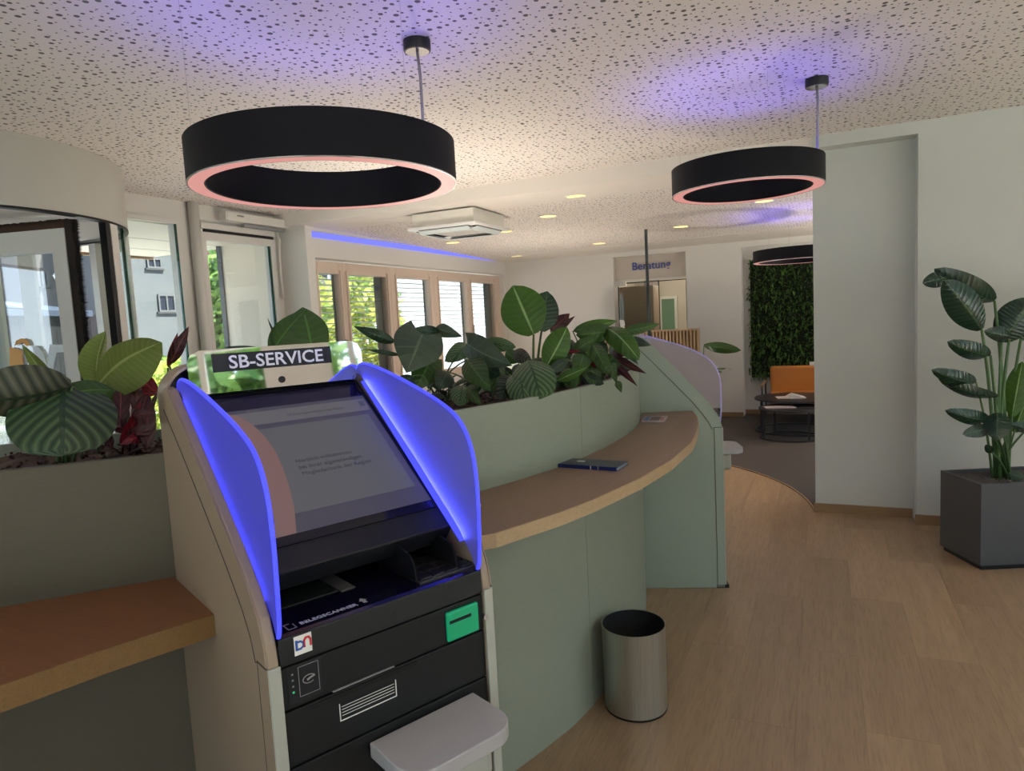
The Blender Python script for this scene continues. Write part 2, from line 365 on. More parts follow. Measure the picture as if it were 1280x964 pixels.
# left side: entrance facade, jog, window wall
XF = -5.15
fac = MB()
fac.box(XF-0.12, XF, -3.0, 1.40, 0, HF)                     # beyond the drum
fac.box(XF-0.12, XF, 3.72, 5.72, 2.63, HF)                  # lintel
fac.box(XF-0.12, XF, 3.72, 3.83, 0, 2.63)
fac.box(XF-0.12, XF, 4.36, 4.59, 0, 2.63)
fac.box(XF-0.12, XF, 5.50, 5.72, 0, 2.63)
obj('wall_entrance', fac, FRAMEW, kind='structure')
obj('wall_left_jog', MB().box(XF-0.12, -4.8, 5.60, 5.72, 0, HF).box(XF, -4.8, 5.55, 5.6, cz(5.6), HF), WALL, kind='structure')
XW, XG = -4.8, -4.92
ww = MB().box(XG-0.12, XW, 5.72, 10.55, 2.36, 2.72).box(XG-0.12, XW, 5.72, 10.55, 0, 0.85).box(XG-0.12, XW, 10.38, 10.55, 0.85, 2.36)
obj('wall_left', ww, WALL, kind='structure')
# cove light strip above the windows
obj('cove_light', MB().box(XW, XW+0.012, 5.70, 10.43, 2.565, 2.622), emit('cove_blue', (0.16, 0.18, 1.0), 1.35), label='thin blue light strip along the top of the window wall', cat='light')
# room behind the camera: large windows to the garden
bk = MB().box(-5.2, 4.0, -3.15, -3.0, 0, 0.25).box(-5.2, 4.0, -3.15, -3.0, 2.5, HF).box(-5.2, -4.4, -3.15, -3.0, 0.25, 2.5).box(3.4, 4.0, -3.15, -3.0, 0.25, 2.5)
obj('wall_front', bk, WALL, kind='structure')
sd = MB().box(4.0, 4.15, -3.15, 5.5, 0, 0.25).box(4.0, 4.15, -3.15, 5.5, 2.5, HF).box(4.0, 4.15, 4.6, 5.85, 0.25, 2.5).box(4.0, 4.15, -3.15, -2.6, 0.25, 2.5)
sd.box(4.0, 4.15, 0.85, 1.5, 0.25, 2.5)
obj('wall_side', sd, WALL, kind='structure')
obj('wall_lounge', MB().box(4.0, 4.15, 5.85, 10.9, 0, 0.25).box(4.0, 4.15, 5.85, 10.9, 2.4, HF).box(4.0, 4.15, 5.85, 6.3, 0.25, 2.4).box(4.0, 4.15, 10.2, 10.9, 0.25, 2.4), WALL, kind='structure')
def window(name, axis, c, a0, a1, z0, z1, n, mat, t=0.06):
    """window frame in the plane axis=c spanning a0..a1 with n panes"""
    f = MB(); g = MB()
    def bx(m, p0, p1, q0, q1, th):
        (m.box(c-th, c+th, p0, p1, q0, q1) if axis == 'x' else m.box(p0, p1, c-th, c+th, q0, q1))
    bx(f, a0, a1, z0, z0+t, 0.03); bx(f, a0, a1, z1-t, z1, 0.03)
    for i in range(n+1):
        p = a0+(a1-a0-t)*i/n; bx(f, p, p+t, z0+t, z1-t, 0.03)
    o = obj(name, f, mat, kind='structure')
    for i in range(n):
        p = a0+(a1-a0-t)*i/n; g = MB(); bx(g, p+t, a0+(a1-a0-t)*(i+1)/n, z0+t, z1-t, 0.004); obj('pane', g, GLASS, o)
    return o
window('window_7', 'y', -3.07, -4.4, 3.4, 0.25, 2.5, 5, FRAMEW)
window('window_9', 'x', 4.07, 6.3, 10.2, 0.25, 2.4, 4, FRAMEW)
window('window_8', 'x', 4.07, -2.6, 4.6, 0.25, 2.5, 5, FRAMEW)

# window wall: five casements with outside slatted blinds
edges = [(5.72, 5.84, 6.19, 6.257), (6.257, 6.345, 7.10, 7.191), (7.191, 7.321, 8.10, 8.228), (8.228, 8.368, 9.18, 9.235), (9.235, 9.347, 10.15, 10.38)]
GW = (0.07, 0.19, 0.06, 0.07, 0.26)
SLAT = plain('blind_slat', (0.45, 0.47, 0.48), 0.5, var=0.05)
RAILG = plain('blind_guide_grey', (0.05, 0.065, 0.085), 0.6, var=0.15)
for i, (a, g0, g1, b) in enumerate(edges):
    f = MB().box(XG-0.04, XG+0.04, a, g0, 0.85, 2.34).box(XG-0.04, XG+0.04, g1, b, 0.85, 2.34).box(XG-0.04, XG+0.04, g0, g1, 2.21, 2.34).box(XG-0.04, XG+0.04, g0, g1, 0.85, 0.95)
    w = obj('window_%d' % (i+1), f, CREAM, kind='structure', bevel=0.006)
    box('sash_bead', XG+0.04, XG+0.055, g0-0.035, g0-0.01, 0.9, 2.25, CREAM, w)
    box('sash_bead', XG+0.04, XG+0.055, g1+0.01, g1+0.035, 0.9, 2.25, CREAM, w)
    box('pane', XG-0.006, XG+0.006, g0, g1, 0.95, 2.21, GLASS, w)
    if i >= 2: obj('handle', MB().box(XG+0.04, XG+0.075, g0-0.05, g0-0.03, 1.42, 1.44).box(XG+0.065, XG+0.078, g0-0.05, g0-0.03, 1.42, 1.56), CHROME, w)
    bl = empty('venetian_blind', (XG-0.10, (g0+g1)/2, 0.9), ['grey slatted outside blind on the narrow window nearest the entrance', 'grey slatted outside blind in front of the green shrub, second window', 'grey slatted blind on the middle window of the row, bright behind', 'grey slatted blind on the second window from the far end', 'grey slatted blind on the window farthest along the wall'][i], 'blind', 'outside blinds on the window row')
    hw = (g1-g0)/2+0.05; z = 0.93-0.9
    sm = MB(); sm.prism([(-0.030, -0.005), (0.0, 0.001), (0.030, 0.005), (0.030, 0.0025), (0.0, -0.0015), (-0.030, -0.0075)], 'y', -hw, hw+0.10)
    first = None
    while z < 1.34:
        if first is None: first = obj('slat', sm, SLAT, bl); first.location = (0, 0, z)
        else: s_ = first.copy(); COL.objects.link(s_); s_.parent = bl; s_.location = (0, 0, z)
        z += 0.0615
    box('guide_rail', 0.045, 0.065, hw-0.05-GW[i]+0.05, hw+0.04, -0.02, 1.40, RAILG, bl)

# entrance: fixed pane, pipe post, automatic door
w6 = obj('window_6', MB().box(XF-0.02, XF+0.02, 3.83, 3.86, 0.1, 2.63).box(XF-0.02, XF+0.02, 4.33, 4.36, 0.1, 2.63).box(XF-0.02, XF+0.02, 3.86, 4.33, 2.59, 2.63).box(XF-0.02, XF+0.02, 3.86, 4.33, 0.0, 0.1), FRAMEW, kind='structure')
box('pane', XF-0.006, XF+0.006, 3.86, 4.33, 0.1, 2.59, GLASS, w6)
box('glass_edge', XF+0.006, XF+0.022, 4.315, 4.33, 0.1, 2.59, GLASSG, w6)
obj('trim_2', MB().tube([(XF+0.05, 4.50, 0), (XF+0.05, 4.50, HF)], 0.045, 16), FRAMEW, smooth=True, kind='structure')
d2 = obj('door_2', MB().box(XF-0.02, XF+0.03, 4.57, 4.63, 0, 2.55).box(XF-0.02, XF+0.03, 5.44, 5.50, 0, 2.55).box(XF-0.02, XF+0.03, 4.63, 5.44, 2.48, 2.55).box(XF-0.02, XF+0.03, 4.63, 5.44, 0, 0.08), FRAMEW, kind='structure')
box('pane', XF-0.006, XF+0.006, 4.63, 5.44, 0.08, 2.48, GLASS, d2)
box('glass_edge', XF+0.006, XF+0.016, 5.415, 5.44, 0.08, 2.48, GLASSG, d2)
box('door_seal', XF+0.03, XF+0.045, 4.60, 5.47, 2.55, 2.575, BLACK, d2)
box('track', XF+0.01, XF+0.05, 4.57, 5.50, 2.578, 2.63, FRAMEW, d2)
op = empty('door_opener', (XF+0.06, 5.2, 2.66), 'white box-shaped door operator mounted above the glass entrance door', 'door opener')
box('cover', 0, 0.10, -0.42, 0.42, 0.0, 0.085, plain('opener_white', (0.62, 0.60, 0.56), 0.4), op, bevel=0.008)
box('end_cap', 0.005, 0.095, -0.435, -0.42, 0.004, 0.08, FRAMEW, op)
box('label_plate', 0.1, 0.102, -0.30, -0.22, 0.045, 0.06, GREYINK, op)
box('slide_rail', 0.02, 0.06, -0.18, 0.36, -0.035, -0.005, GREYINK, op)
cb = obj('cable_guard', MB().tube([(XF+0.05, 5.50, 2.62), (XF+0.06, 5.54, 2.55), (XF+0.05, 5.53, 2.35), (XF+0.05, 5.53, 1.95)], 0.013, 8), FRAMEW, smooth=True, label='flexible white cable guard beside the hinge side of the glass entrance door', cat='cable guard')

# revolving door
DC = (-5.23, 2.55); DR = 1.11
door = empty('door_1', (DC[0], DC[1], 0), None, None, kind='structure'); door['kind'] = 'structure'
DW = plain('drum_white', (0.45, 0.44, 0.40), 0.45, var=0.02)
n = 72
def arcwall(name, r0, r1, a0, a1, z0, z1, mat, par, steps=24):
    P = [(r1*math.cos(math.radians(a0+(a1-a0)*i/steps)), r1*math.sin(math.radians(a0+(a1-a0)*i/steps))) for i in range(steps+1)]
    return obj(name, MB().ribbon(P, 0, r1-r0, z0, z1), mat, par, smooth='auto')
obj('fascia', MB().lathe([(DR, 2.385), (DR, HF-0.002), (DR-0.03, HF-0.002), (DR-0.03, 2.385)], 96, closed=True), DW, door, smooth='auto')
obj('fascia_edge', MB().lathe([(DR+0.002, 2.372), (DR+0.002, 2.386), (DR-0.05, 2.386), (DR-0.05, 2.372)], 96, closed=True), BLACK, door, smooth='auto')
obj('drum_ceiling', MB().lathe([(0, 2.40), (DR-0.03, 2.40), (DR-0.03, 2.42), (0, 2.42)], 72), SMOOTHC, door)
arcwall('frame_post', DR-0.05, DR-0.005, 26.0, 28.6, 0, 2.372, BLACK, door, 3)
arcwall('frame_post', DR-0.05, DR-0.002, 28.8, 34.0, 0, 2.372, FRAMEW, door, 4)
arcwall('drum_glass', DR-0.02, DR-0.008, 34, 88, 0, 2.372, GLASS, door)
arcwall('frame_post', DR-0.05, DR, 88, 92, 0, 2.372, FRAMEW, door, 4)
arcwall('drum_glass', DR-0.02, DR-0.008, -88, -27, 0, 2.372, GLASS, door)
arcwall('frame_post', DR-0.05, DR, 120, 126, 0, 2.372, FRAMEW, door, 4)
arcwall('glass_rim', DR-0.022, DR-0.004, 40, 41.0, 0, 2.372, GLASSG, door, 2)
for ang in (13.5, 133.5, 253.5):
    a = math.radians(ang); ux, uy = math.cos(a), math.sin(a)
    wg = bpy.data.objects.new('door_wing', None); COL.objects.link(wg); wg.parent = door; wg.rotation_euler = (0, 0, a); wg.empty_display_size = 0.1
    r0, r1 = 0.04, 1.01
    obj('wing_frame', MB().box(r0, r1, -0.028, 0.028, 2.17, 2.31).box(r1-0.10, r1, -0.028, 0.028, 0.05, 2.17).box(r0, r0+0.08, -0.028, 0.028, 0.05, 2.17).box(r0, r1, -0.028, 0.028, 0.05, 0.18), FRAMEW, wg)
    box('pane', r0+0.08, r1-0.10, -0.005, 0.005, 0.18, 2.17, GLASS, wg)
    # brush seals, built as a comb of bristle tufts
    b = MB(); q = random.Random(3)
    for i in range(320):
        z = 0.05+i*0.0072; dd = q.uniform(-.006, .006)
        b.add([(r1, -0.02, z), (r1, 0.02, z), (r1+0.078+dd, 0.016, z+0.012), (r1+0.078+dd, -0.016, z+0.012), (r1, -0.02, z+0.017), (r1, 0.02, z+0.017)], [(0, 1, 2, 3), (4, 3, 2, 5), (0, 3, 4), (1, 5, 2), (0, 4, 5, 1)])
    obj('brush', b, RUB, wg, kind='stuff')
    b = MB()
    for i in range(136):
        x = r0+i*0.0072; dd = q.uniform(-.004, .004)
        b.add([(x, -0.018, 2.31), (x, 0.018, 2.31), (x+0.012, 0.014, 2.366+dd), (x+0.012, -0.014, 2.366+dd), (x+0.017, -0.018, 2.31), (x+0.017, 0.018, 2.31)], [(0, 1, 2, 3), (4, 3, 2, 5), (0, 3, 4), (1, 5, 2), (0, 4, 5, 1)])
    obj('brush_top', b, BRN, wg, kind='stuff')
# white and orange lettering stuck to the glass of the inner door wing (seen from the inside)
A_ = atZ
wing_n = Vector((-math.sin(math.radians(13.5)), math.cos(math.radians(13.5)), 0))
p0_ = Vector((DC[0], DC[1], 0))
def onwing(x, y):
    r = _ray(x, y); t = (p0_+wing_n*-0.012-CP).dot(wing_n)/r.dot(wing_n); return CP+r*t
dec = empty('door_lettering', tuple(onwing(45, 452)), 'white slanted letters with orange logo stuck on the revolving door glass', 'lettering')
def decal(name, pts, mat):
    P = [onwing(*p) for p in pts]; n_ = len(P); base = dec.location
    vs = [tuple(p-base) for p in P]+[tuple(p-base+wing_n*0.003) for p in P]
    obj(name, MB().add(vs, [tuple(range(n_)), tuple(range(n_, 2*n_))]+[(i, (i+1) % n_, n_+(i+1) % n_, n_+i) for i in range(n_)]), mat, dec)
WHD = plain('decal_white', (0.75, 0.8, 0.85), 0.5, var=0); ORD = plain('decal_orange', (0.65, 0.30, 0.04), 0.5, var=0.1)
decal('letter', [(40, 432), (47, 433), (53, 440), (62, 468), (58, 482), (51, 478)], WHD)
decal('letter', [(62, 431), (79, 431), (79, 440), (70, 441), (63, 482), (56, 482)], WHD)
decal('logo_square', [(12, 434), (28, 438), (29, 456), (12, 458)], ORD)
decal('logo_arc', [(18, 432), (20, 426), (27, 423), (34, 425), (37, 432), (33, 433), (28, 428), (22, 431)], ORD)

# ------------------------------------------------------------------ outside
gr = box('ground', -60, 40, -40, 60, -0.5, -0.13, plain('outside_ground', (0.05, 0.06, 0.035), 0.9), kind='structure')
box('terrace', -40, XF-0.13, -20, 40, -0.13, -0.02, plain('paving', (0.42, 0.40, 0.36), 0.9, var=0.1), kind='structure')
box('bounce_patio', -8, 14, -14, -3.16, -0.13, -0.02, plain('bounce_paving', (0.72, 0.68, 0.62), 0.9, var=0.1), kind='structure')  # unseen paving, kept pale to bounce sunlight onto the ceiling
box('bounce_side_patio', 4.16, 14, -3.1, 12, -0.13, -0.02, plain('bounce_side_paving', (0.72, 0.68, 0.62), 0.9, var=0.1), kind='structure')  # unseen pale paving added for sun bounce through the side windows
SOF = plain('porch_soffit', (0.80, 0.73, 0.62), 0.8, var=0.02)
pc = empty('porch', (-6.5, 3.5, 2.6), 'cream porch roof with beige side wall outside the glass entrance', 'porch')
obj('soffit', MB().box(-0.95, 1.22, -6.5, 2.42, 0.0, 0.3), SOF, pc)
obj('soffit_edge', MB().box(-1.0, -0.95, -6.5, 2.42, -0.03, 0.3), SKIRT, pc)
for xx_ in (-0.35, 0.35): box('soffit_joint', xx_-0.006, xx_+0.006, -6.5, 2.42, -0.002, 0.0, GREYINK, pc)
box('side_wall', 0.36, 1.22, 2.25, 2.42, -2.62, 0.0, SOF, pc)
box('wall_corner_post', 0.30, 0.36, 2.23, 2.42, -2.62, 0.0, RAILG, pc)
# grey rendered house across the street
STU = NT('grey_render'); nn = STU.noise(STU.obj(), 1.2, 8, 0.7); STU.l(STU.mix(nn, (0.055, 0.062, 0.064), (0.105, 0.11, 0.112)), STU.b.inputs['Base Color']); setb(STU.b, rough=0.9); STU = STU.m
hs = empty('grey_house', (-16, 13, 0), 'grey rendered house across the street behind the fixed entrance pane', 'building')
box('wall', -6, 0, -1.1, 1.35, -0.5, 7, STU, hs)
def hwin(px0, px1, py0, py1, X, par, base, n=2):
    a = atX(px0, py0, X); b = atX(px1, py0, X); c = atX(px0, py1, X)
    y0, y1, z1, z0 = a.y-base[1], b.y-base[1], a.z, c.z
    f = MB(); t = 0.045; f.box(0, 0.05, y0, y1, z0, z0+t).box(0, 0.05, y0, y1, z1-t, z1)
    for i in range(n+1):
        p = y0+(y1-y0-t)*i/n; f.box(0, 0.05, p, p+t, z0+t, z1-t)
    w = obj('window', f, plain('far_frame', (0.085, 0.085, 0.085), 0.6), par); box('pane', -0.01, 0.02, y0, y1, z0, z1, plain('dark_pane', (0.02, 0.022, 0.03), 0.3), w)
    box('sill', 0, 0.05, y0-0.06, y1+0.06, z0-0.05, z0, plain('far_sill', (0.035, 0.035, 0.035), 0.6), w)
hwin(182, 200, 322, 335, -16, hs, (-16, 13)); hwin(196, 226, 368, 390, -16, hs, (-16, 13), 3); hwin(148, 158, 322, 336, -16, hs, (-16, 13), 1)
# pale house with small window, garage with metal roof
h2 = empty('pale_house', (-18, 10.8, 0), 'pale house with a small window behind the metal-roofed garage', 'building')
box('wall', -2, 0, -0.3, 1.0, -0.5, 7, plain('pale_render', (0.080, 0.076, 0.078), 0.9), h2)
hwin(50, 58, 338, 358, -18, h2, (-18, 10.8), 1)
obj('rain_gutter', MB().tube([tuple(atX(78, 332, -17.9)-Vector((-18, 10.8, 0))), tuple(atX(69, 345, -17.9)-Vector((-18, 10.8, 0))), tuple(atX(76, 356, -17.9)-Vector((-18, 10.8, 0)))], 0.06, 8), WHITEINK, h2)
h3 = empty('red_roof_house', (-17, 17.3, 0), 'white gabled house with red tiled roof beyond the leafy shrub', 'building')
box('wall', -4, 0, 0, 3.6, -0.5, 4.0, plain('white_render', (0.10, 0.10, 0.10), 0.9), h3)
obj('roof', MB().prism([(-0.3, 3.9), (3.9, 3.9), (1.8, 5.6)], 'x', -4.2, 0.2), plain('red_tiles', (0.07, 0.018, 0.011), 0.8, var=0.3, sc=10), h3)
gg = empty('garage', (-12, 7, 0), 'grey boarded garage with sloping metal roof seen through the revolving door', 'garage')
ROOFM = plain('metal_roof', (0.045, 0.056, 0.078), 0.8, 0.0, var=0.1, spec=0.05)
obj('roof', MB().add([(0.1, -2.5, 2.24), (0.1, 1.1, 2.16), (-3.4, 1.6, 2.55), (-2.6, -2.0, 3.02), (0.1, -2.5, 2.14), (0.1, 1.1, 2.06)], [(0, 1, 2, 3), (0, 4, 5, 1)]), ROOFM, gg, fix=False)
obj('roof_seam', MB().add([(0.08, 0.0, 2.215), (0.08, 0.35, 2.205), (-3.0, -0.85, 2.86), (-3.0, -1.15, 2.90)], [(0, 1, 2, 3)]), plain('bright_flashing', (0.10, 0.105, 0.11), 0.5), gg, fix=False)
bd = MB().box(-0.03, 0.0, 0, 0.145, -0.1, 2.10); bf = None
for i in range(25):
    if bf is None: bf = obj('board', bd, plain('grey_boards', (0.020, 0.020, 0.022), 0.9, var=0.4, sc=3, spec=0.05), gg); bf.location = (0, -2.5, 0)
    else: q = bf.copy(); COL.objects.link(q); q.parent = gg; q.location = (0, -2.5+i*0.15, 0)
box('backing', -0.2, -0.03, -2.5, 1.1, -0.1, 2.10, GREYINK, gg)
def bush(name, c, r, n, mat, label, cat='shrub', seed=1, s=0.09, trunk=True, group=None):
    q = random.Random(seed); m = MB()
    for i in range(n):
        while True:
            p = Vector((q.uniform(-1, 1), q.uniform(-1, 1), q.uniform(-1, 1)))
            if 0.55 < p.length < 1: break
        p = Vector((p.x*r[0], p.y*r[1], p.z*r[2]))*q.uniform(0.85, 1.08)
        a = Vector((q.gauss(0, 1), q.gauss(0, 1), q.gauss(0, 1))).normalized(); b = a.orthogonal().normalized(); l = s*q.uniform(0.6, 1.3)
        m.add([p-a*l, p+b*l*0.5+a*0.1*l, p+a*l, p-b*l*0.5+a*.1*l], [(0, 1, 2, 3)])
    t = empty(name, (c[0], c[1], 0), label, cat, group)
    o = obj('foliage', m, mat, t, fix=False, kind='stuff'); o.location = (0, 0, c[2])
    obj('trunk', MB().tube([(0, 0, -0.1), (0.03, 0, c[2]*0.6), (0, 0.02, c[2]+r[2]*0.3)], 0.07, 8, 0.03), SKIRT, t)
    return t
b0 = atX(277, 370, -8.6)
bush('leafy_shrub', (b0.x, b0.y+0.05, 1.5), (0.5, 0.45, 1.45), 2600, FOL, 'tall leafy green shrub outside the entrance door pane', seed=2, s=0.10)
b1 = atX(395, 385, -8); bush('garden_shrub', (b1.x, b1.y-0.30, 1.3), (0.8, 0.66, 1.4), 2600, FOLY, 'green shrub with yellow leaves behind the narrow slatted window', seed=3)
b1 = atX(450, 385, -8); bush('garden_shrub', (b1.x, b1.y+0.05, 1.4), (0.9, 0.62, 1.5), 3000, FOLY, 'green and yellow shrub behind the second slatted window', seed=4)
b2 = atX(200, 440, -10.5); bush('low_hedge', (b2.x, b2.y, 0.6), (0.6, 1.1, 0.7), 1500, FOLY, 'low yellow green hedge in front of the grey house', seed=5)
hb = empty('white_building', (-10.5, 14.2, 0), 'bright white building outside behind the three far slatted windows', 'building')
box('wall', -1, 0, 0, 12, -0.4, 7, plain('bright_render', (0.40, 0.42, 0.44), 0.9, var=0.01), hb)
# garden behind the camera, mirrored in the kiosk header
for i, (x, y, hh) in enumerate([(-6, -11, 2.3), (-1.6, -11.6, 2.6), (2.9, -11.0, 2.2), (7.4, -11.5, 2.6), (11.5, -4.2, 2.4), (12, 0.2, 2.7), (11.6, 4.7, 2.5)]):
    bush('garden_tree', (x, y, hh), (1.9, 1.9, 1.9), 1500, FOL, ['tree outside the window behind the viewer, far left', 'tree outside the window behind the viewer, left', 'tree outside the window behind the viewer, middle', 'tree outside the window behind the viewer, right', 'tree outside the side window, rear', 'tree outside the side window, middle', 'tree outside the side window, front'][i], 'tree', 20+i, 0.28)

# ------------------------------------------------------------------ back wall: advice room door
ad = empty('door_3', (-2.39, yb, 0), None, None, kind='structure')
box('lintel_panel', -0.555, 0.56, 0.10, 0.13, 2.13, 2.49, plain('frosted_panel', (0.50, 0.44, 0.39), 0.35), ad)
box('lintel_rail', -0.555, 0.56, 0.08, 0.12, 2.10, 2.13, FRAMEW, ad)
box('glass_leaf', -0.50, 0.12, 0.10, 0.112, 0.02, 2.09, SMOKE, ad)
box('glass_side', 0.13, 0.555, 0.10, 0.112, 0.02, 2.09, SMOKE, ad)
obj('glass_edge', MB().box(-0.52, -0.505, 0.095, 0.12, 0, 2.09).box(0.12, 0.13, 0.095, 0.12, 0, 2.09).box(0.535, 0.555, 0.095, 0.12, 0, 2.09).box(-0.52, 0.555, 0.095, 0.12, 2.075, 2.09), plain('glass_edge_dark', (0.01, 0.035, 0.03), 0.2), ad)
box('hinge_bracket', -0.54, -0.38, 0.06, 0.12, 2.04, 2.10, FRAMEW, ad)
text('lettering', 'Beratung', 0.165, plain('sign_blue', (0.05, 0.07, 0.28), 0.5, var=0), ad, (0.02, 0.070, 2.275), (1, 0, 0), (0, 0, 1), 'CENTER', bold=0.003)
OFW = plain('office_wall', (0.52, 0.47, 0.42), 0.8)
box('wall_office_back', -3.3, -1.3, 13.2, 13.3, 0, 2.55, OFW, kind='structure'); box('wall_office_left', -3.45, -3.3, yb+0.3, 13.3, 0, 2.6, OFW, kind='structure')
box('wall_office_right', -1.3, -1.2, yb+0.3, 13.3, 0, 2.6, OFW, kind='structure'); box('ceiling_office', -3.4, -1.2, yb+0.3, 13.3, 2.55, 2.6, OFW, kind='structure'); box('floor_office', -3.4, -1.2, yb+0.3, 13.3, -0.05, 0, OFW, kind='structure')
of = empty('wardrobe', (-2.72, 11.2, 0), 'beige wardrobe standing behind the glass door of the advice room', 'wardrobe')
box('body', -0.30, 0.22, 0, 0.5, 0, 2.05, plain('beige_laminate', (0.42, 0.32, 0.24), 0.5), of); box('side_strip', -0.34, -0.30, -0.01, 0.5, 0, 2.05, SKIRT, of)
pf = empty('framed_picture', (-2.0, 12.0, 1.9), 'small dark framed picture inside the advice room', 'picture')
pp = atY(815, 366, 13.15); pf.location = (pp.x, 13.15, pp.z-0.16)
box('frame', -0.14, 0.14, -0.03, 0.03, 0, 0.42, GREYINK, pf); box('print', -0.11, 0.11, -0.035, -0.03, 0.03, 0.39, PAPER2, pf)
ow = empty('office_window', (0, 0, 0), 'small bright window at the back of the advice room with green outside', 'window')
pq = atY(836, 400, 13.15); ow.location = (pq.x, 13.15, pq.z-0.5)
box('frame', -0.17, 0.17, -0.03, 0.03, 0, 0.95, FRAMEW, ow)
box('pane', -0.12, 0.12, -0.04, -0.03, 0.05, 0.9, emit('office_daylight', (0.16, 0.25, 0.12), 0.6), ow)
light('office_lamp', 'POINT', (-2.3, 12.0, 2.3), 45, (1, 0.85, 0.7), shadow_soft_size=0.15)
# slatted oak screen
sc_ = empty('slatted_screen', (-2.5, 9.45, 0), 'low oak slatted screen in front of the advice room door', 'screen')
box('top_rail', -0.7, 1.0, -0.025, 0.025, 1.335, 1.36, OAKEDGE, sc_); box('end_post', 0.97, 1.0, -0.03, 0.03, 0, 1.335, OAKEDGE, sc_); box('back_board', -0.7, 0.97, 0.01, 0.02, 0, 1.335, SKIRT, sc_)
sb = MB().box(-0.012, 0.012, -0.03, 0.01, 0.02, 1.335); s0 = None
for i in range(36):
    if s0 is None: s0 = obj('slat', sb, OAKEDGE, sc_); s0.location = (-0.69, 0, 0)
    else: q = s0.copy(); COL.objects.link(q); q.parent = sc_; q.location = (-0.69+i*0.0465, 0, 0)
# thin dark pole
pb = atY(811, 400, 5.9)
ph = atY(806, 287, 5.9)
pl = empty('pole', (pb.x, 5.9, 0), 'thin dark vertical pole rising behind the planter in front of the Beratung sign', 'pole')
box('shaft', -0.011, 0.011, -0.011, 0.011, 0.01, ph.z, plain('pole_dark', (0.02, 0.03, 0.03), 0.4), pl); box('foot', -0.09, 0.09, -0.09, 0.09, 0, 0.012, BLACK, pl)

# living wall
lw = empty('living_wall', (0.0, 10.74, 0.54), 'dark green living plant wall behind the orange sofa', 'plant wall')
box('backing', -0.95, 0.75, -0.04, -0.0, 0.02, 1.74, plain('moss_backing', (0.006, 0.012, 0.005), 0.9), lw)
m = MB(); q = random.Random(11)
for i in range(4200):
    p = Vector((q.uniform(-0.97, 0.77), -0.04-abs(q.gauss(0, 0.04)), q.uniform(0, 1.78))); l = q.uniform(0.03, 0.085)
    a = Vector((q.gauss(0, .6), -0.5-q.random()*.5, q.gauss(-.4, .6))).normalized(); b = a.cross(Vector((q.gauss(0, .3), 0.2, 1))).normalized()
    m.add([p, p+a*l*.5+b*l*.22, p+a*l+Vector((0, 0, -l*.3)), p+a*l*.5-b*l*.22], [(0, 1, 2, 3)])
obj('foliage', m, MOSS, lw, fix=False, kind='stuff')

# sofa
sf = empty('sofa', (0.0, 9.95, 0), 'orange leather sofa with dark metal frame in front of the living wall', 'sofa')
def slab(name, x0, x1, y0, y1, z0, z1, mat, par, b=0.03): return box(name, x0, x1, y0, y1, z0, z1, mat, par, bevel=b)
slab('backrest', -0.66, 0.9, 0.25, 0.40, 0.36, 0.76, ORANGE, sf); slab('seat', -0.66, 0.9, -0.30, 0.30, 0.30, 0.42, ORANGE, sf)
fm = MB()
for y_ in (-0.30, 0.36):
    fm.tube([(-0.73, y_, 0), (-0.73, y_, 0.54)], 0.013, 6)
fm.tube([(-0.73, -0.30, 0.54), (-0.73, 0.36, 0.54)], 0.013, 6); fm.tube([(-0.73, 0.36, 0.27), (0.93, 0.36, 0.27)], 0.013, 6); fm.tube([(-0.73, -0.30, 0.27), (0.93, -0.30, 0.27)], 0.013, 6)
fm.tube([(0.93, 0.36, 0), (0.93, 0.36, 0.54)], 0.013, 6); fm.tube([(0.93, -0.30, 0), (0.93, -0.3, 0.54)], 0.013, 6)
obj('metal_frame', fm, DMETAL, sf); slab('armrest', -0.75, -0.71, -0.32, 0.38, 0.54, 0.56, SKIRT, sf, 0.006)
cu_ = obj('paper_card', MB().box(-0.09, 0.09, -0.03, 0.03, 0, 0.05), WHITEINK, label='small white card lying on the orange sofa backrest', cat='card'); cu_.location = (-0.06, 10.27, 0.76)

def coffee(name, c, r, h, label):
    t = empty(name, (c[0], c[1], 0.006), label, 'coffee table', 'round nesting tables by the sofa')
    obj('tabletop', MB().lathe([(0, h-0.022), (r, h-0.022), (r, h), (0, h)], 48), DMETAL, t, smooth='auto')
    obj('base_ring', MB().lathe([(r-0.03, 0), (r, 0), (r, 0.02), (r-0.03, 0.02)], 48, closed=True), DMETAL, t, smooth='auto')
    for kk in range(4):
        a = math.radians(35+90*kk); obj('leg', MB().box(-0.013, 0.013, -0.008, 0.008, 0.02, h-0.022), DMETAL, t).location = ((r-0.015)*math.cos(a), (r-0.015)*math.sin(a), 0)
        # legs face outwards
    return t
coffee('coffee_table', (-0.30, 9.35), 0.50, 0.43, 'larger round black coffee table by the sofa, taller one at the back')
coffee('coffee_table', (-0.34, 8.82), 0.37, 0.37, 'smaller round black coffee table in front, lower one')
mg = obj('magazine', MB().box(-0.17, 0.17, -0.10, 0.10, 0, 0.006), PAPER2, label='white and red magazine on the smaller front coffee table', cat='magazine', group='magazines on the coffee tables'); mg.location = (-0.47, 8.80, 0.376); mg.rotation_euler = (0, 0, 0.25)
mg = obj('magazine', MB().box(-0.17, 0.17, -0.11, 0.11, 0, 0.005).add([(-.05, -.1, .006), (.17, -.1, .006), (.17, .1, .006), (-.05, .1, .006), (.0, -.1, .05), (0.02, .1, .05)], [(0, 1, 4), (3, 5, 2), (0, 4, 5, 3), (1, 2, 5, 4)]), PAPER, label='open pale magazine on the larger back coffee table', cat='magazine', group='magazines on the coffee tables'); mg.location = (-0.36, 9.28, 0.436); mg.rotation_euler = (0, 0, 0.2)

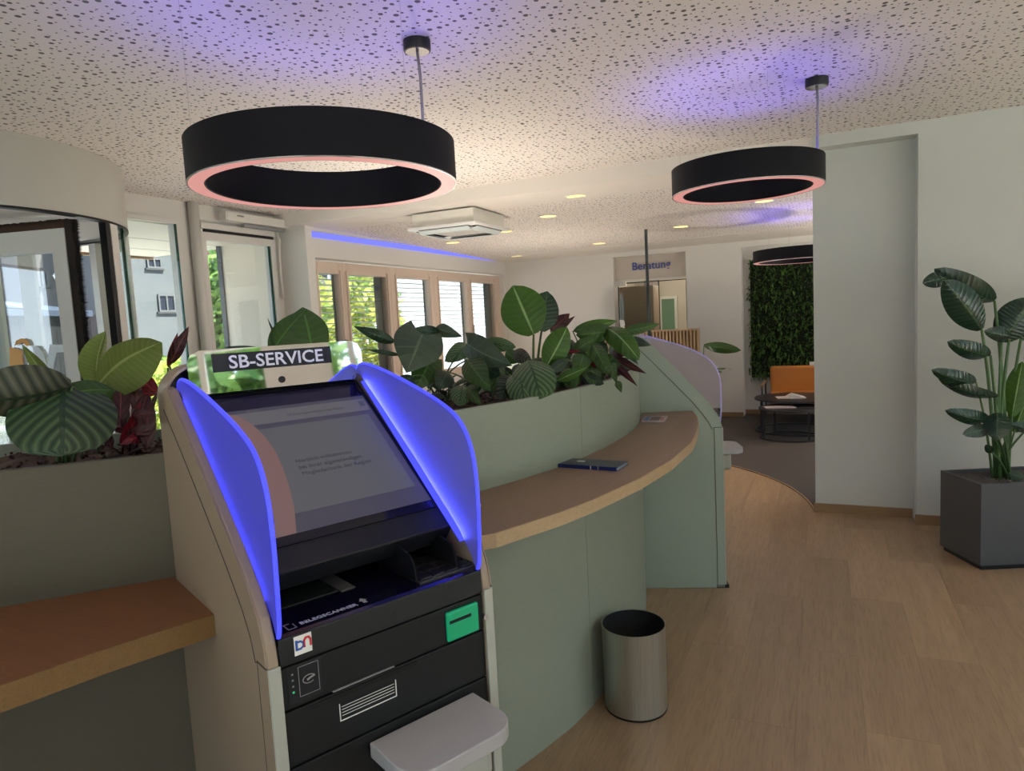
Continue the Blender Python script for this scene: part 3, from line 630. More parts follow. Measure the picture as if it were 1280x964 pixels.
# ------------------------------------------------------------------ ceiling things
def downlight(px, py, z=None, label='', i=0):
    P = atZ(px, py, 2.62)
    for _ in range(6): P = atZ(px, py, cz(P.y))
    t = empty('downlight', (P.x, P.y, P.z), label, 'light', 'warm downlights in the rear ceiling')
    obj('trim_ring', MB().lathe([(0.085, -0.001), (0.102, -0.001), (0.099, -0.008), (0.085, -0.006)], 32, closed=True), FRAMEW, t, smooth='auto')
    obj('lens', MB().lathe([(0, -0.005), (0.086, -0.005), (0.086, -0.0005), (0, -0.0005)], 32), DLE, t)
    light('downlight_beam', 'SPOT', (P.x, P.y, P.z-0.02), 42, (1, 0.66, 0.36), (0, 0, -1), spot_size=math.radians(85), spot_blend=0.8, shadow_soft_size=0.05)
DLE = emit('downlight_glow', (1.0, 0.74, 0.28), 1.9)
for px, py, lb in [(720, 245, 'warm round downlight nearest the front ceiling edge'), (685, 270, 'warm downlight second in the arc, right of the air conditioner'), (631, 289, 'warm downlight beside the right corner of the air conditioner'), (566, 303, 'warm downlight left, below the air conditioner near the blue strip'), (646, 320, 'warm downlight at the far corner by the end of the blue strip'), (749, 304, 'warm downlight left of the Beratung sign'), (851, 283, 'warm downlight right of the thin pole, above the Beratung sign'), (955, 251, 'warm downlight just below the smaller right ring lamp')]:
    downlight(px, py, label=lb)

def ring_lamp(c, R, zb, zt, canopy, label, wires=3, up=True):
    t = empty('ring_lamp', (c[0], c[1], zb), label, 'lamp', 'black ring pendant lamps')
    h = zt-zb; w = 0.065
    obj('housing', MB().lathe([(R, 0.003), (R, h), (R-0.004, h), (R-0.004, h-0.038), (R-w+0.004, h-0.038), (R-w+0.004, h), (R-w, h), (R-w, 0.003), (R-w+0.004, 0.0), (R-w+0.004, 0.004), (R-0.004, 0.004), (R-0.004, 0.0)], 96, closed=True), plain('lamp_black', (0.006, 0.006, 0.009), 0.55, var=0.05, spec=0.15), t, smooth='auto')
    obj('diffuser', MB().lathe([(R-0.006, 0.0), (R-0.006, 0.006), (R-w+0.006, 0.006), (R-w+0.006, 0.0)], 96, closed=True), emit('lamp_pink', (0.72, 0.30, 0.27), 1.0), t, smooth='auto')
    obj('diffuser_rim', MB().lathe([(R, -0.001), (R, 0.003), (R-0.005, 0.003), (R-0.005, -0.001)], 96, closed=True), CHROME, t, smooth='auto')
    if up: obj('uplight', MB().lathe([(R-0.008, h-0.034), (R-0.008, h-0.030), (R-w+0.008, h-0.030), (R-w+0.008, h-0.034)], 96, closed=True), emit('uplight_blue', (0.16, 0.10, 1.0), 15), t)
    if canopy:
        cx, cy, ang = canopy
        top = HF-zb
        obj('ceiling_canopy', MB().lathe([(0, top-0.045), (0.055, top-0.045), (0.058, top-0.04), (0.058, top-0.001), (0, top-0.001)], 32, (cx-c[0], cy-c[1], 0)), BLACK, t, smooth='auto')
        obj('canopy_plate', MB().lathe([(0, top-0.047), (0.05, top-0.047), (0.05, top-0.0455), (0, top-0.0455)], 32, (cx-c[0], cy-c[1], 0)), CHROME, t)
        ax, ay = (R-w/2)*math.cos(ang), (R-w/2)*math.sin(ang)
        obj('cable', MB().tube([(cx-c[0], cy-c[1], top-0.045), ((cx-c[0])*.6+ax*.4+0.005, (cy-c[1])*.6+ay*.4, top*.7+h*.3), (ax, ay, h*0.9)], 0.0065, 8), plain('cable_grey', (0.22, 0.21, 0.20), 0.5), t, smooth=True)
    for kk in range(wires):
        a = (canopy[2] if canopy else 0)+math.radians(120*kk+40)
        x, y = (R-w/2)*math.cos(a), (R-w/2)*math.sin(a)
        obj('suspension_wire', MB().tube([(x, y, h-0.02), (x, y, HF-zb-0.004)], 0.0009, 4), CHROME, t)
    return t
ring_lamp((-1.742, 2.183), 0.50, 2.15, 2.305, (-1.552, 2.603, math.atan2(0.42, 0.19)), 'large black ring pendant lamp hanging over the counter, left')
ring_lamp((-0.371, 4.058), 0.40, 2.24, 2.385, (-0.011, 4.139, math.atan2(0.08, 0.36)), 'smaller black ring pendant lamp hanging in front of the pillar')
ring_lamp((-0.20, 8.3), 0.50, 2.09, 2.22, None, 'far ring pendant lamp in front of the living wall', wires=0)
for a in (0.3, 2.4, 4.5):
    obj('suspension_wire', MB().tube([(0.47*math.cos(a), 0.47*math.sin(a), 0.11), (0.47*math.cos(a), 0.47*math.sin(a), 0.50)], 0.001, 4), CHROME, bpy.data.objects['ring_lamp.002'])
ring_lamp((-0.60, 0.87), 0.50, 2.315, 2.42, None, 'black ring pendant lamp just above the viewer, only its rim in view', wires=3, up=False)
# added disc lights that brighten the entrance zone, under and beside the near ring lamp
for (x, y, e) in ((-0.6, 0.6, 2), (1.8, 1.2, 10), (2.2, 3.6, 8)):
    light('added_fill_disc', 'AREA', (x, y, 2.29), e, (1, 0.90, 0.80), (0, 0, -1), shape='DISK', size=0.9)
ring_lamp((1.8, 1.2), 0.50, 2.30, 2.42, None, 'added black ring pendant lamp to the right of the viewer, out of view', wires=3, up=False)  # unseen ring added to carry one of the fill discs

def uplighter(x, y, zl, e, label):  # added lamps, hidden from the camera, that brighten ceiling and walls
    t = empty('added_floor_lamp', (x, y, 0), label, 'lamp')
    obj('base', MB().lathe([(0, 0), (0.14, 0), (0.14, 0.02), (0, 0.02)], 32), BLACK, t, smooth='auto')
    obj('pole', MB().tube([(0, 0, 0.02), (0, 0, zl-0.06)], 0.012, 10), BLACK, t, smooth=True)
    obj('lamp_shade', MB().lathe([(0.03, zl-0.07), (0.17, zl), (0.175, zl+0.01), (0.165, zl+0.01), (0.03, zl-0.055)], 32), BLACK, t, smooth='auto')
    light('added_fill_light', 'AREA', (x, y, zl-0.005), e, (1, 0.88, 0.74), (0, 0, 1), shape='DISK', size=0.28)
uplighter(-2.6, 4.6, 0.95, 48, 'unseen fill lamp added on the staff side behind the planter counter')
uplighter(-3.3, 8.2, 0.55, 34, 'unseen fill lamp added by the window wall behind the planter counter')
uplighter(1.9, 8.6, 1.1, 120, 'unseen fill lamp added in the lounge behind the pillar')
uplighter(1.9, -1.2, 1.2, 40, 'unseen fill lamp added behind the viewer')
# ceiling cassette air conditioner
ac = empty('air_conditioner', (-3.24, 6.03, 2.50), 'white ceiling cassette air conditioner hanging under the rear ceiling', 'air conditioner')
ACW = plain('ac_white', (0.66, 0.63, 0.57), 0.45, var=0.02)
box('housing', -0.33, 0.33, -0.33, 0.33, 0.03, 0.155, ACW, ac); box('panel', -0.37, 0.37, -0.37, 0.37, 0.0, 0.03, plain('ac_panel', (0.74, 0.74, 0.73), 0.3), ac, bevel=0.008)
gr_ = box('grille', -0.25, 0.25, -0.25, 0.25, -0.008, 0.0, plain('ac_grille', (0.42, 0.42, 0.41), 0.5), ac)
for i in range(9): box('grille_bar', -0.24, 0.24, -0.225+i*0.054, -0.205+i*0.054, -0.012, -0.008, ACW, gr_)
FLAP = plain('ac_flap', (0.80, 0.90, 0.92), 0.12, 0.2, var=0)
for kk in range(4):
    f = obj('louvre', MB().box(-0.27, 0.27, -0.035, 0.035, -0.004, 0.004), FLAP, ac); a = math.radians(90*kk)
    f.location = (0.30*math.sin(a), -0.30*math.cos(a), -0.022); f.rotation_euler = (math.radians(-22), 0, a)
    s_ = obj('air_slot', MB().box(-0.27, 0.27, -0.035, 0.035, -0.002, 0.001), HOLE, ac); s_.location = (0.30*math.sin(a), -0.30*math.cos(a), -0.001); s_.rotation_euler = (0, 0, a)

# ------------------------------------------------------------------ counter with planter trough
PL_ = [(-2.9, -0.42), (-2.45, 0.05), (-2.05, 0.48), (-1.69, 0.89), (-1.46, 1.135)]
PM_ = [(-1.46, 1.135), (-1.36, 1.34), (-1.23, 1.60)]
PR_ = [(-1.23, 1.60), (-1.15, 1.73), (-1.06, 1.90), (-0.96, 2.18), (-0.90, 2.37), (-0.868, 2.535)]
PS_ = [(-0.868, 2.539), (-0.845, 2.75), (-0.830, 3.0), (-0.832, 3.2), (-0.855, 3.40), (-0.90, 3.62), (-0.955, 3.80)]
PT_ = [(-0.955, 3.80), (-1.05, 4.05), (-1.2, 4.35), (-1.5, 4.7), (-1.9, 5.0)]
allp = PL_+PM_[1:]+PR_[1:]+PS_[1:]+PT_[1:]
ct = empty('planter_counter', (-1.3, 2.5, 0), 'curved grey-green service counter with a planting trough along its top', 'counter')
def loc(pts): return [(x+1.3, y-2.5) for x, y in pts]
RIM = 1.32
obj('front_panel', MB().ribbon(loc(PL_), 0, 0.025, 0, RIM), SAGE_SHADED, ct, smooth='auto', label='front panel left of the kiosk with shade in its colour')
obj('front_panel', MB().ribbon(loc(PM_), 0.0, 0.025, 0, RIM), SAGE, ct)
obj('front_panel', MB().ribbon(loc(PR_), 0, 0.025, 0, RIM), SAGE, ct, smooth='auto')
obj('front_panel', MB().ribbon(loc(PS_), 0, 0.025, 0, RIM), SAGE, ct, smooth='auto')
obj('front_panel', MB().ribbon(loc(PT_), 0, 0.025, 0, RIM), SAGE, ct, smooth='auto')
obj('rear_panel', MB().ribbon(loc(allp), 0.50, 0.525, 0, RIM), SAGE, ct, smooth='auto')
obj('trough_floor', MB().ribbon(loc(allp), 0.03, 0.495, 1.10, 1.27), BLACK, ct)
# soil with lumps and chips
m = MB(); q = random.Random(5); cols = 7; pts = []
def along(path, n):
    L = [0]; V_ = [Vector((*p, 0)) for p in path]
    for a, b in zip(V_, V_[1:]): L.append(L[-1]+(b-a).length)
    out = []
    for i in range(n):
        s = L[-1]*i/(n-1)
        for j in range(len(L)-1):
            if L[j+1] >= s-1e-9: break
        t = (s-L[j])/(L[j+1]-L[j]); p = V_[j].lerp(V_[j+1], t); d = (V_[j+1]-V_[j]).normalized(); out.append((p, Vector((-d.y, d.x, 0))))
    return out
for p, nn_ in along(allp, 160):
    for j in range(cols):
        w = p+nn_*(0.028+0.467*j/(cols-1)); m.v.append((w.x+1.3, w.y-2.5, 1.288+q.uniform(-.010, .010)))
for i in range(159):
    for j in range(cols-1): a = i*cols+j; m.f.append((a, a+1, a+cols+1, a+cols))
for p, nn_ in along(allp, 2600):
    w = p+nn_*q.uniform(0.035, 0.48); s = q.uniform(0.004, 0.012); z = 1.290+q.uniform(0, 0.012)
    o3 = Vector((w.x+1.3, w.y-2.5, z)); a = Vector((q.gauss(0, 1), q.gauss(0, 1), q.gauss(0, .6))).normalized()*s; b = a.orthogonal().normalized()*s*0.6; c_ = a.cross(b).normalized()*s*0.4
    m.add([o3-a, o3+b, o3+a, o3-b, o3+c_], [(0, 1, 4), (1, 2, 4), (2, 3, 4), (3, 0, 4), (0, 3, 2, 1)])
obj('potting_soil', m, SOILM, ct, fix=False, kind='stuff')

# curved oak shelf on the right, straight oak shelf on the left
outer = [(-0.945, 1.42), (-0.79, 1.575), (-0.69, 1.80), (-0.64, 1.95), (-0.567, 2.25), (-0.522, 2.56), (-0.507, 2.93), (-0.53, 3.20), (-0.556, 3.42), (-0.60, 3.65), (-0.66, 3.86)]
inner = [(-1.23, 1.60), (-1.15, 1.73), (-1.06, 1.90), (-0.98, 2.12), (-0.90, 2.37), (-0.845, 2.75), (-0.830, 3.0), (-0.832, 3.2), (-0.855, 3.40), (-0.90, 3.62), (-0.93, 3.78)]
def shelfmesh(outer, inner, z0, z1, o=(0, 0)):
    n_ = len(outer); vs = []
    for a, b in zip(outer, inner): vs += [(a[0]-o[0], a[1]-o[1], z0), (b[0]-o[0], b[1]-o[1], z0), (b[0]-o[0], b[1]-o[1], z1), (a[0]-o[0], a[1]-o[1], z1)]
    fs = [(0, 1, 2, 3), (4*n_-1, 4*n_-2, 4*n_-3, 4*n_-4)]
    for i in range(n_-1):
        for j in range(4): fs.append((4*i+j, 4*i+4+j, 4*i+4+(j+1) % 4, 4*i+(j+1) % 4))
    return MB().add(vs, fs)
sh = empty('oak_shelf', (-0.8, 2.5, 1.04), 'curved oak writing shelf along the right part of the counter', 'shelf')
inn = [(x+0.002, y) for x, y in inner]
obj('board', shelfmesh([(-.8+(x+.8)-0.003, y) for x, y in outer], inn, -0.040, 0, (-.8, 2.5)), OAK, sh, smooth='auto')
obj('edge_band', shelfmesh(outer, [(x-0.003, y) for x, y in outer], -0.040, -0.0005, (-.8, 2.5)), OAKEDGE, sh, label='lighter oak edge band')
so = [(-2.10, -0.62), (-1.75, -0.10), (-1.45, 0.36), (-1.313, 0.652), (-1.262, 0.808), (-1.182, 0.997)]
si = [(-2.77, -0.27), (-2.40, 0.11), (-1.98, 0.57), (-1.72, 0.862), (-1.62, 0.97), (-1.464, 1.132)]
sl = empty('oak_shelf', (-1.5, 0.9, 1.01), 'oak writing shelf left of the kiosk, orange brown with shade in its colour, straight end', 'shelf')
sm_ = shelfmesh([(x-0.003, y+0.002) for x, y in so], si, -0.048, 0, (-1.5, 0.9)); obj('board', sm_, OAKL, sl)
obj('edge_band', shelfmesh(so, [(x-0.003, y+0.002) for x, y in so], -0.048, -0.0005, (-1.5, 0.9)), OAKLE, sl, label='golden oak edge band')
# things on the shelf
bk_ = empty('brochure_stack', (-0.79, 2.40, 1.0405), 'dark blue brochure stack lying on the curved oak shelf', 'brochure', rz=math.radians(-5))
box('cover', -0.125, 0.125, -0.055, 0.055, 0.011, 0.0135, BOOKB, bk_); box('pages', -0.122, 0.123, -0.052, 0.052, 0.002, 0.011, BOOKP, bk_); box('back_cover', -0.125, 0.125, -0.055, 0.055, 0, 0.002, BOOKB, bk_)
box('spine', -0.125, 0.121, -0.057, -0.052, 0.0, 0.0135, plain('navy_spine', (0.008, 0.02, 0.12), 0.4), bk_)
obj('white_lines', MB().box(0.02, 0.024, -0.0575, -0.057, 0, 0.0135).box(0.05, 0.052, -0.0575, -0.057, 0, 0.0135).box(-0.06, -0.03, 0.0, 0.02, 0.0135, 0.0138), WHITEINK, bk_)
l2 = empty('leaflet', (-0.80, 3.52, 1.0405), 'small printed leaflet with photo on the far end of the oak shelf', 'leaflet', rz=0.1)
box('sheet', -0.055, 0.06, -0.09, 0.09, 0, 0.008, PAPER2, l2); box('photo', -0.02, 0.03, -0.07, 0.06, 0.008, 0.0085, plain('photo_brown', (0.10, 0.04, 0.03), 0.4, var=0.6, sc=50), l2); box('blue_corner', -0.05, -0.025, -0.07, 0.08, 0.008, 0.0085, plain('leaflet_blue', (0.06, 0.10, 0.30), 0.4), l2); box('red_corner', 0.032, 0.05, -0.06, 0.03, 0.008, 0.0085, plain('leaflet_red', (0.5, 0.12, 0.10), 0.4), l2)
l3 = obj('white_note', MB().box(-0.03, 0.03, -0.02, 0.02, 0, 0.006), WHITEINK, label='small white note on the oak shelf beside the kiosk', cat='note'); l3.location = (-0.98, 1.78, 1.0405)

# ------------------------------------------------------------------ service kiosks
PROF = [(0.0, 0.0), (0.0, 1.42), (0.008, 1.452), (0.030, 1.475), (0.07, 1.487), (0.105, 1.482), (0.23, 1.388), (0.36, 1.285), (0.475, 1.190), (0.54, 1.130), (0.575, 1.085), (0.592, 1.04), (0.598, 1.0), (0.598, 0.0)]
def offs(poly, d):
    """shift the slanted and front part of the profile inwards by d"""
    return poly
JOINT = plain('joint_shadow_gap', (0.05, 0.045, 0.04), 0.9, var=0)
def wing_material(name, col, em):
    k = NT(name); o = k.t.nodes['Material Output']; setb(k.b, col, 0.35, emit=(0.03, 0.035, 1.0), es=em)
    tl = k.n('BsdfTranslucent'); tl.inputs[0].default_value = (*[min(1, c*1.5) for c in col], 1)
    mx = k.n('MixShader'); mx.inputs[0].default_value = 0.45; k.l(k.b.outputs[0], mx.inputs[1]); k.l(tl.outputs[0], mx.inputs[2])
    tp = k.n('BsdfTransparent'); m2 = k.n('MixShader'); m2.inputs[0].default_value = 0.12; k.l(mx.outputs[0], m2.inputs[1]); k.l(tp.outputs[0], m2.inputs[2]); k.l(m2.outputs[0], o.inputs[0])
    return k.m
def kiosk(origin, ang, Wk, shell, label, lit, prof, wp, wi, ztop=1.535, D=0.598):
    t = empty('service_kiosk', (origin[0], origin[1], 0), label, 'kiosk', rz=ang)
    # local frame: x across (left to right), y to the back (front face at y=0), z up
    def Y(d): return D-d
    pr = [(Y(d), z) for d, z in prof]; zs = prof[-2][1]
    for s, x0 in enumerate((0.0, Wk-0.022)):
        o = obj('side_panel', MB().prism(pr, 'x', x0, x0+0.022), shell, t, bevel=0.004)
        # edge trims with fine joints, slightly proud of the side
        xa, xb = (-0.0025, 0.0) if s == 0 else (0.022+x0, 0.0245+x0)
        sl_ = prof[5:12]
        up = [(Y(d), z) for d, z in sl_]+[(Y(prof[-2][0]), zs+0.001), (Y(prof[-2][0]-0.045), zs+0.001)]+[(Y(d-0.045), z-0.045) for d, z in sl_[::-1]]
        obj('edge_trim', MB().prism(up, 'x', xa, xb), shell, o)
        obj('edge_trim', MB().prism([(Y(D), 0.02), (Y(D), zs-0.003), (Y(D-0.042), zs-0.003), (Y(D-0.042), 0.02)], 'x', xa, xb), shell, o)
        xj = (-0.0028, 0.0) if s == 0 else (0.022+x0, 0.0248+x0)
        inn_ = [(d-0.046, z-0.046) for d, z in sl_]+[(D-0.044, zs-0.001)]
        jl = MB().prism([(Y(d), z) for d, z in inn_]+[(Y(d-0.0022), z-0.0022) for d, z in inn_[::-1]], 'x', *xj)
        jl.prism([(Y(D-0.0425), 0.02), (Y(D-0.0425), zs), (Y(D-0.0445), zs), (Y(D-0.0445), 0.02)], 'x', *xj).prism([(Y(D), zs-0.003), (Y(D), zs+0.0), (Y(D-0.0425), zs), (Y(D-0.0425), zs-0.003)], 'x', *xj)
        obj('joint', jl, JOINT, o)
        obj('edge_strip', MB().box(x0-0.001, x0+0.023, -0.006, 0.0, 0.02, zs-0.003), TRIMW, o, bevel=0.002)
    k0 = 0.024; k1 = Wk-0.024
    # dark core
    core = [(Y(0.02), 0.02), (Y(0.02), 1.455), (Y(0.06), 1.455), (Y(0.08), 1.40), (Y(0.25), 1.27), (Y(0.28), 1.245), (Y(0.28), 1.03), (Y(0.585), 1.03), (Y(0.585), 0.02)]
    obj('body', MB().prism(core, 'x', k0, k1), ANTH, t)
    # slanted screen housing
    sd0, sz0, sd1, sz1 = 0.075, 1.455, 0.515, 1.115
    tv = Vector((0, -(sd1-sd0), sz1-sz0)); L = tv.length; tv.normalize(); nv = Vector((0, tv.z, -tv.y)); 
    if nv.z < 0: nv = -nv
    O = Vector((0, Y(sd0), sz0))
    def slp(x, tt, h): p = O+tv*tt+nv*h; return Vector((x, p.y, p.z))
    def slab_(name, x0, x1, t0, t1, h0, h1, mat, par, cut=0, bevel=0.0):
        vs = [slp(x0, t0, h0), slp(x1, t0, h0), slp(x1, t1, h0), slp(x0, t1, h0), slp(x0, t0, h1), slp(x1, t0, h1), slp(x1, t1, h1), slp(x0, t1, h1)]
        return obj(name, MB().add(vs, [(0, 3, 2, 1), (4, 5, 6, 7), (0, 1, 5, 4), (1, 2, 6, 5), (2, 3, 7, 6), (3, 0, 4, 7)]), mat, par, bevel=bevel)
    sh_ = slab_('screen_housing', k0, k1, 0.0, 0.535, -0.06, 0.0, ANTH, t, bevel=0.004)
    gl = slab_('screen_glass', 0.040, Wk-0.018-0.022, 0.012, 0.475, 0.0, 0.0035, GLOSS, t)
    dsp = slab_('display', 0.078, Wk-0.040, 0.066, 0.452, 0.0035, 0.0042, SCR['bg'], t)
    slab_('title_bar', 0.085, Wk-0.045, 0.078, 0.122, 0.0042, 0.0045, SCR['bar'], dsp)
    slab_('welcome_area', 0.085, Wk-0.058, 0.138, 0.402, 0.0042, 0.0045, SCR['area'], dsp)
    slab_('menu_icon', Wk-0.065, Wk-0.050, 0.086, 0.106, 0.0045, 0.0048, SCR['txt2'], dsp)
    text('title_text', 'VR-Bank eigenst\u00e4ndig in der Region', 0.0105, SCR['txt2'], dsp, slp(0.25, 0.106, 0.0047), (1, 0, 0), -tv)
    for i, ln in enumerate(('Herzlich willkommen', 'bei Ihrer eigenst\u00e4ndigen', 'Mitgliederbank der Region')):
        text('welcome_text', ln, 0.0165, SCR['txt'], dsp, slp(0.212, 0.262+i*0.020, 0.0047), (1, 0, 0), -tv)
    # screen arc graphic
    ac_ = [(0.100, 0.066), (0.137, 0.084), (0.160, 0.120), (0.174, 0.165), (0.180, 0.215), (0.178, 0.270), (0.172, 0.320), (0.160, 0.385), (0.139, 0.452)]
    ai = [(0.079, 0.118), (0.097, 0.135), (0.112, 0.165), (0.120, 0.205), (0.124, 0.255), (0.122, 0.305), (0.118, 0.350), (0.109, 0.405), (0.092, 0.452)]
    poly = ac_+ai[::-1]
    n_ = len(poly); vs = [slp(x, y, 0.0047) for x, y in poly]+[slp(x, y, 0.0050) for x, y in poly]
    obj('arc_graphic', MB().add(vs, [(i, i+1, n_-2-i, n_-1-i) for i in range(n_//2-1)]+[(n_+i, n_+i+1, 2*n_-2-i, 2*n_-1-i) for i in range(n_//2-1)]), SCR['arc'], dsp)
    # header mirror with sign plate
    hz0, hz1 = 1.462, 1.567
    def hp(x, z, off=0): return (x, Y(0.075+(z-hz0)/(hz1-hz0)*-0.010+0.010)-off, z)
    rc = 0.03; x0, x1 = 0.052, Wk-0.010
    out = [(x0, hz0), (x1, hz0), (x1, hz1-rc), (x1-rc*.3, hz1-rc*.3), (x1-rc, hz1), (x0+rc, hz1), (x0+rc*.3, hz1-rc*.3), (x0, hz1-rc)]
    nn2 = len(out)
    hd = obj('header_mirror', MB().add([hp(x, z, 0) for x, z in out]+[hp(x, z, 0.004) for x, z in out], [tuple(range(nn2)), tuple(range(nn2, 2*nn2))]+[(i, (i+1) % nn2, nn2+(i+1) % nn2, nn2+i) for i in range(nn2)]), MIRROR, t)
    def hbox(name, xa, xb, za, zb, o0, o1, mat):
        v8 = [hp(xa, za, o0), hp(xb, za, o0), hp(xb, zb, o0), hp(xa, zb, o0), hp(xa, za, o1), hp(xb, za, o1), hp(xb, zb, o1), hp(xa, zb, o1)]
        return obj(name, MB().add(v8, [(0, 3, 2, 1), (4, 5, 6, 7), (0, 1, 5, 4), (1, 2, 6, 5), (2, 3, 7, 6), (3, 0, 4, 7)]), mat, hd)
    hbox('sign_plate', 0.108, 0.415, 1.512, 1.556, 0.004, 0.0045, ANTH)
    hd_y = (Vector(hp(0, 1.56))-Vector(hp(0, 1.46))).normalized()
    tt_ = text('sign_lettering', 'SB-SERVICE', 0.045, WHITEINK, hd, hp(0.146, 1.519, 0.0050), (1, 0, 0), hd_y, bold=0.0006); tt_.scale = (1.10, 1, 1)
    cpos = Vector(hp(0.273, 1.480, 0.005)); cm = MB().lathe([(0, 0), (0.0085, 0), (0.0085, 0.002), (0, 0.002)], 24)
    co = obj('camera_eye', cm, ANTH, hd); co.location = cpos; co.rotation_euler = (math.radians(87), 0, 0)
    dm = MB()
    for i in range(14):
        for j in range(5): dm.add([hp(0.098+i*0.0062+(j % 2)*0.003, 1.472+j*0.006, 0.0044), hp(0.0995+i*0.0062+(j % 2)*0.003, 1.472+j*0.006, 0.0044), hp(0.0988+i*0.0062+(j % 2)*0.003, 1.4737+j*0.006, 0.0044)], [(0, 1, 2)])
    obj('speaker_holes', dm, HOLE, hd, kind='stuff')
    # arched shell cover behind the mirror, black inside
    zt_ = ztop; rr_ = 0.075
    def arch(ins):
        o_ = [(ins, 1.40)]
        for i in range(9):
            a_ = math.radians(180-i*11.25); o_.append((rr_+(rr_-ins)*math.cos(a_), zt_-rr_+(rr_-ins)*math.sin(a_)))
        for i in range(9):
            a_ = math.radians(90-i*11.25); o_.append((Wk-rr_+(rr_-ins)*math.cos(a_), zt_-rr_+(rr_-ins)*math.sin(a_)))
        return o_+[(Wk-ins, 1.40)]
    ao, ai_ = arch(0.0), arch(0.006)
    na = len(ao); am = MB(); vs = []
    for yy_ in (Y(0.0), Y(0.075)):
        vs += [(x, yy_, z) for x, z in ao]+[(x, yy_, z) for x, z in ai_]
    fs = []
    for i in range(na-1):
        fs += [(i, i+1, na+i+1, na+i), (2*na+i, 3*na+i, 3*na+i+1, 2*na+i+1), (i, 2*na+i, 2*na+i+1, i+1), (na+i, na+i+1, 3*na+i+1, 3*na+i)]
    fs += [(0, na, 3*na, 2*na), (na-1, 3*na-1, 4*na-1, 2*na-1)]
    obj('top_cover', am.add(vs, fs), shell, t, smooth='auto')
    obj('cover_inside', MB().prism(arch(0.007), 'y', Y(0.030), Y(0.012)), BLACK, t)
    # wings
    for s in (0, 1):
        xa = 0.024 if s == 0 else Wk-0.032
        wo_ = obj('side_wing', MB().prism([(Y(d), z) for d, z in wp+wi], 'x', xa, xa+0.008), WINGL[s] if lit else WINGU, t)
        rim = MB().tube([(xa+0.004, Y(d), z) for d, z in wp], 0.0045, 8)
        obj('wing_edge', rim, EDGEL if lit else EDGEU, wo_, smooth=True)
        if lit:
            # LED strips beside the root of the acrylic wing, shining outwards along both of its faces
            p0 = Vector((xa+0.004, Y(0.13), 1.466)); p1 = Vector((xa+0.004, Y(0.55), 1.112)); ax_ = (p1-p0).normalized(); nr = Vector((0, -ax_.z, ax_.y))
            if nr.z < 0: nr = -nr
            for side_, en in ((-1, LEDP[s][0]), (1, LEDP[s][1])):
                lo_ = light('led_strip_light', 'AREA', (0, 0, 0), en, (0.05, 0.06, 1.0), shape='RECTANGLE', size=(p1-p0).length, size_y=0.016)
                z_ = -nr; y_ = z_.cross(ax_)
                m4 = Matrix((ax_, y_, z_)).transposed().to_4x4(); m4.translation = (p0+p1)/2+Vector((side_*0.0135, 0, 0))-nr*0.010
                lo_.parent = t; lo_.matrix_local = m4
            obj('led_strip', MB().add([tuple(p0+Vector((dx, 0, 0))-nr*h_) for dx, h_ in ((-.009, .012), (.009, .012), (.009, .016), (-.009, .016))]+[tuple(p1+Vector((dx, 0, 0))-nr*h_) for dx, h_ in ((-.009, .012), (.009, .012), (.009, .016), (-.009, .016))], [(0, 1, 2, 3), (4, 7, 6, 5), (0, 4, 5, 1), (1, 5, 6, 2), (2, 6, 7, 3), (3, 7, 4, 0)]), EDGEL, wo_)
    # tray
    tr_ = obj('tray', MB().prism([(Y(0.28), 1.03), (Y(0.594), 1.03), (Y(0.596), 1.044), (Y(0.585), 1.0465), (Y(0.28), 1.0465)], 'x', k0, k1), GLOSS, t)
    box('scanner_glass', 0.055, 0.205, Y(0.47), Y(0.31), 1.0465, 1.048, plain('scanner_glass', (0.016, 0.022, 0.020), 0.15, var=0), tr_)
    box('scanner_bar', 0.207, 0.240, Y(0.48), Y(0.30), 1.0465, 1.0485, plain('scanner_bar', (0.10, 0.10, 0.095), 0.4, var=0), tr_)
    text('tray_lettering', 'BELEGSCANNER', 0.0165, plain('tray_print', (0.42, 0.42, 0.45), 0.5, var=0), tr_, (0.079, Y(0.570), 1.0468), (1, 0.0, 0), (0, 1, 0), bold=0.0002)
    obj('arrow_symbol', MB().prism([(0.213, Y(0.57)), (0.221, Y(0.57)), (0.221, Y(0.557)), (0.226, Y(0.557)), (0.217, Y(0.543)), (0.208, Y(0.557)), (0.213, Y(0.557))], 'z', 1.0466, 1.047), GREYINK, tr_)
    obj('page_symbol', MB().box(0.052, 0.054, Y(0.575), Y(0.550), 1.0466, 1.047).box(0.068, 0.070, Y(0.575), Y(0.555), 1.0466, 1.047).box(0.052, 0.070, Y(0.576), Y(0.574), 1.0466, 1.047).box(0.052, 0.064, Y(0.551), Y(0.549), 1.0466, 1.047), GREYINK, tr_)
    # keypad
    kp = box('keypad', 0.345, 0.498, Y(0.572), Y(0.40), 1.0465, 1.050, plain('keypad_metal', (0.10, 0.10, 0.10), 0.35, 0.8, var=0), t)
    KEY = plain('key_dark', (0.012, 0.012, 0.013), 0.4, var=0)
    for i in range(3):
        for j in range(4): box('key', 0.353+i*0.034, 0.381+i*0.034, Y(0.565-j*0.038), Y(0.535-j*0.038), 1.050, 1.0535, KEY, kp)
    for j, cm_ in enumerate((plain('key_green', (0.01, 0.09, 0.05), 0.4, var=0), WHITEINK, plain('key_yellow', (0.45, 0.30, 0.02), 0.4, var=0), KEY)):
        kk_ = box('function_key', 0.462, 0.493, Y(0.565-j*0.038), Y(0.535-j*0.038), 1.050, 1.0535, KEY, kp)
        box('key_symbol', 0.474, 0.484, Y(0.553-j*0.038), Y(0.546-j*0.038), 1.0535, 1.054, cm_, kp)
    ps = MB()
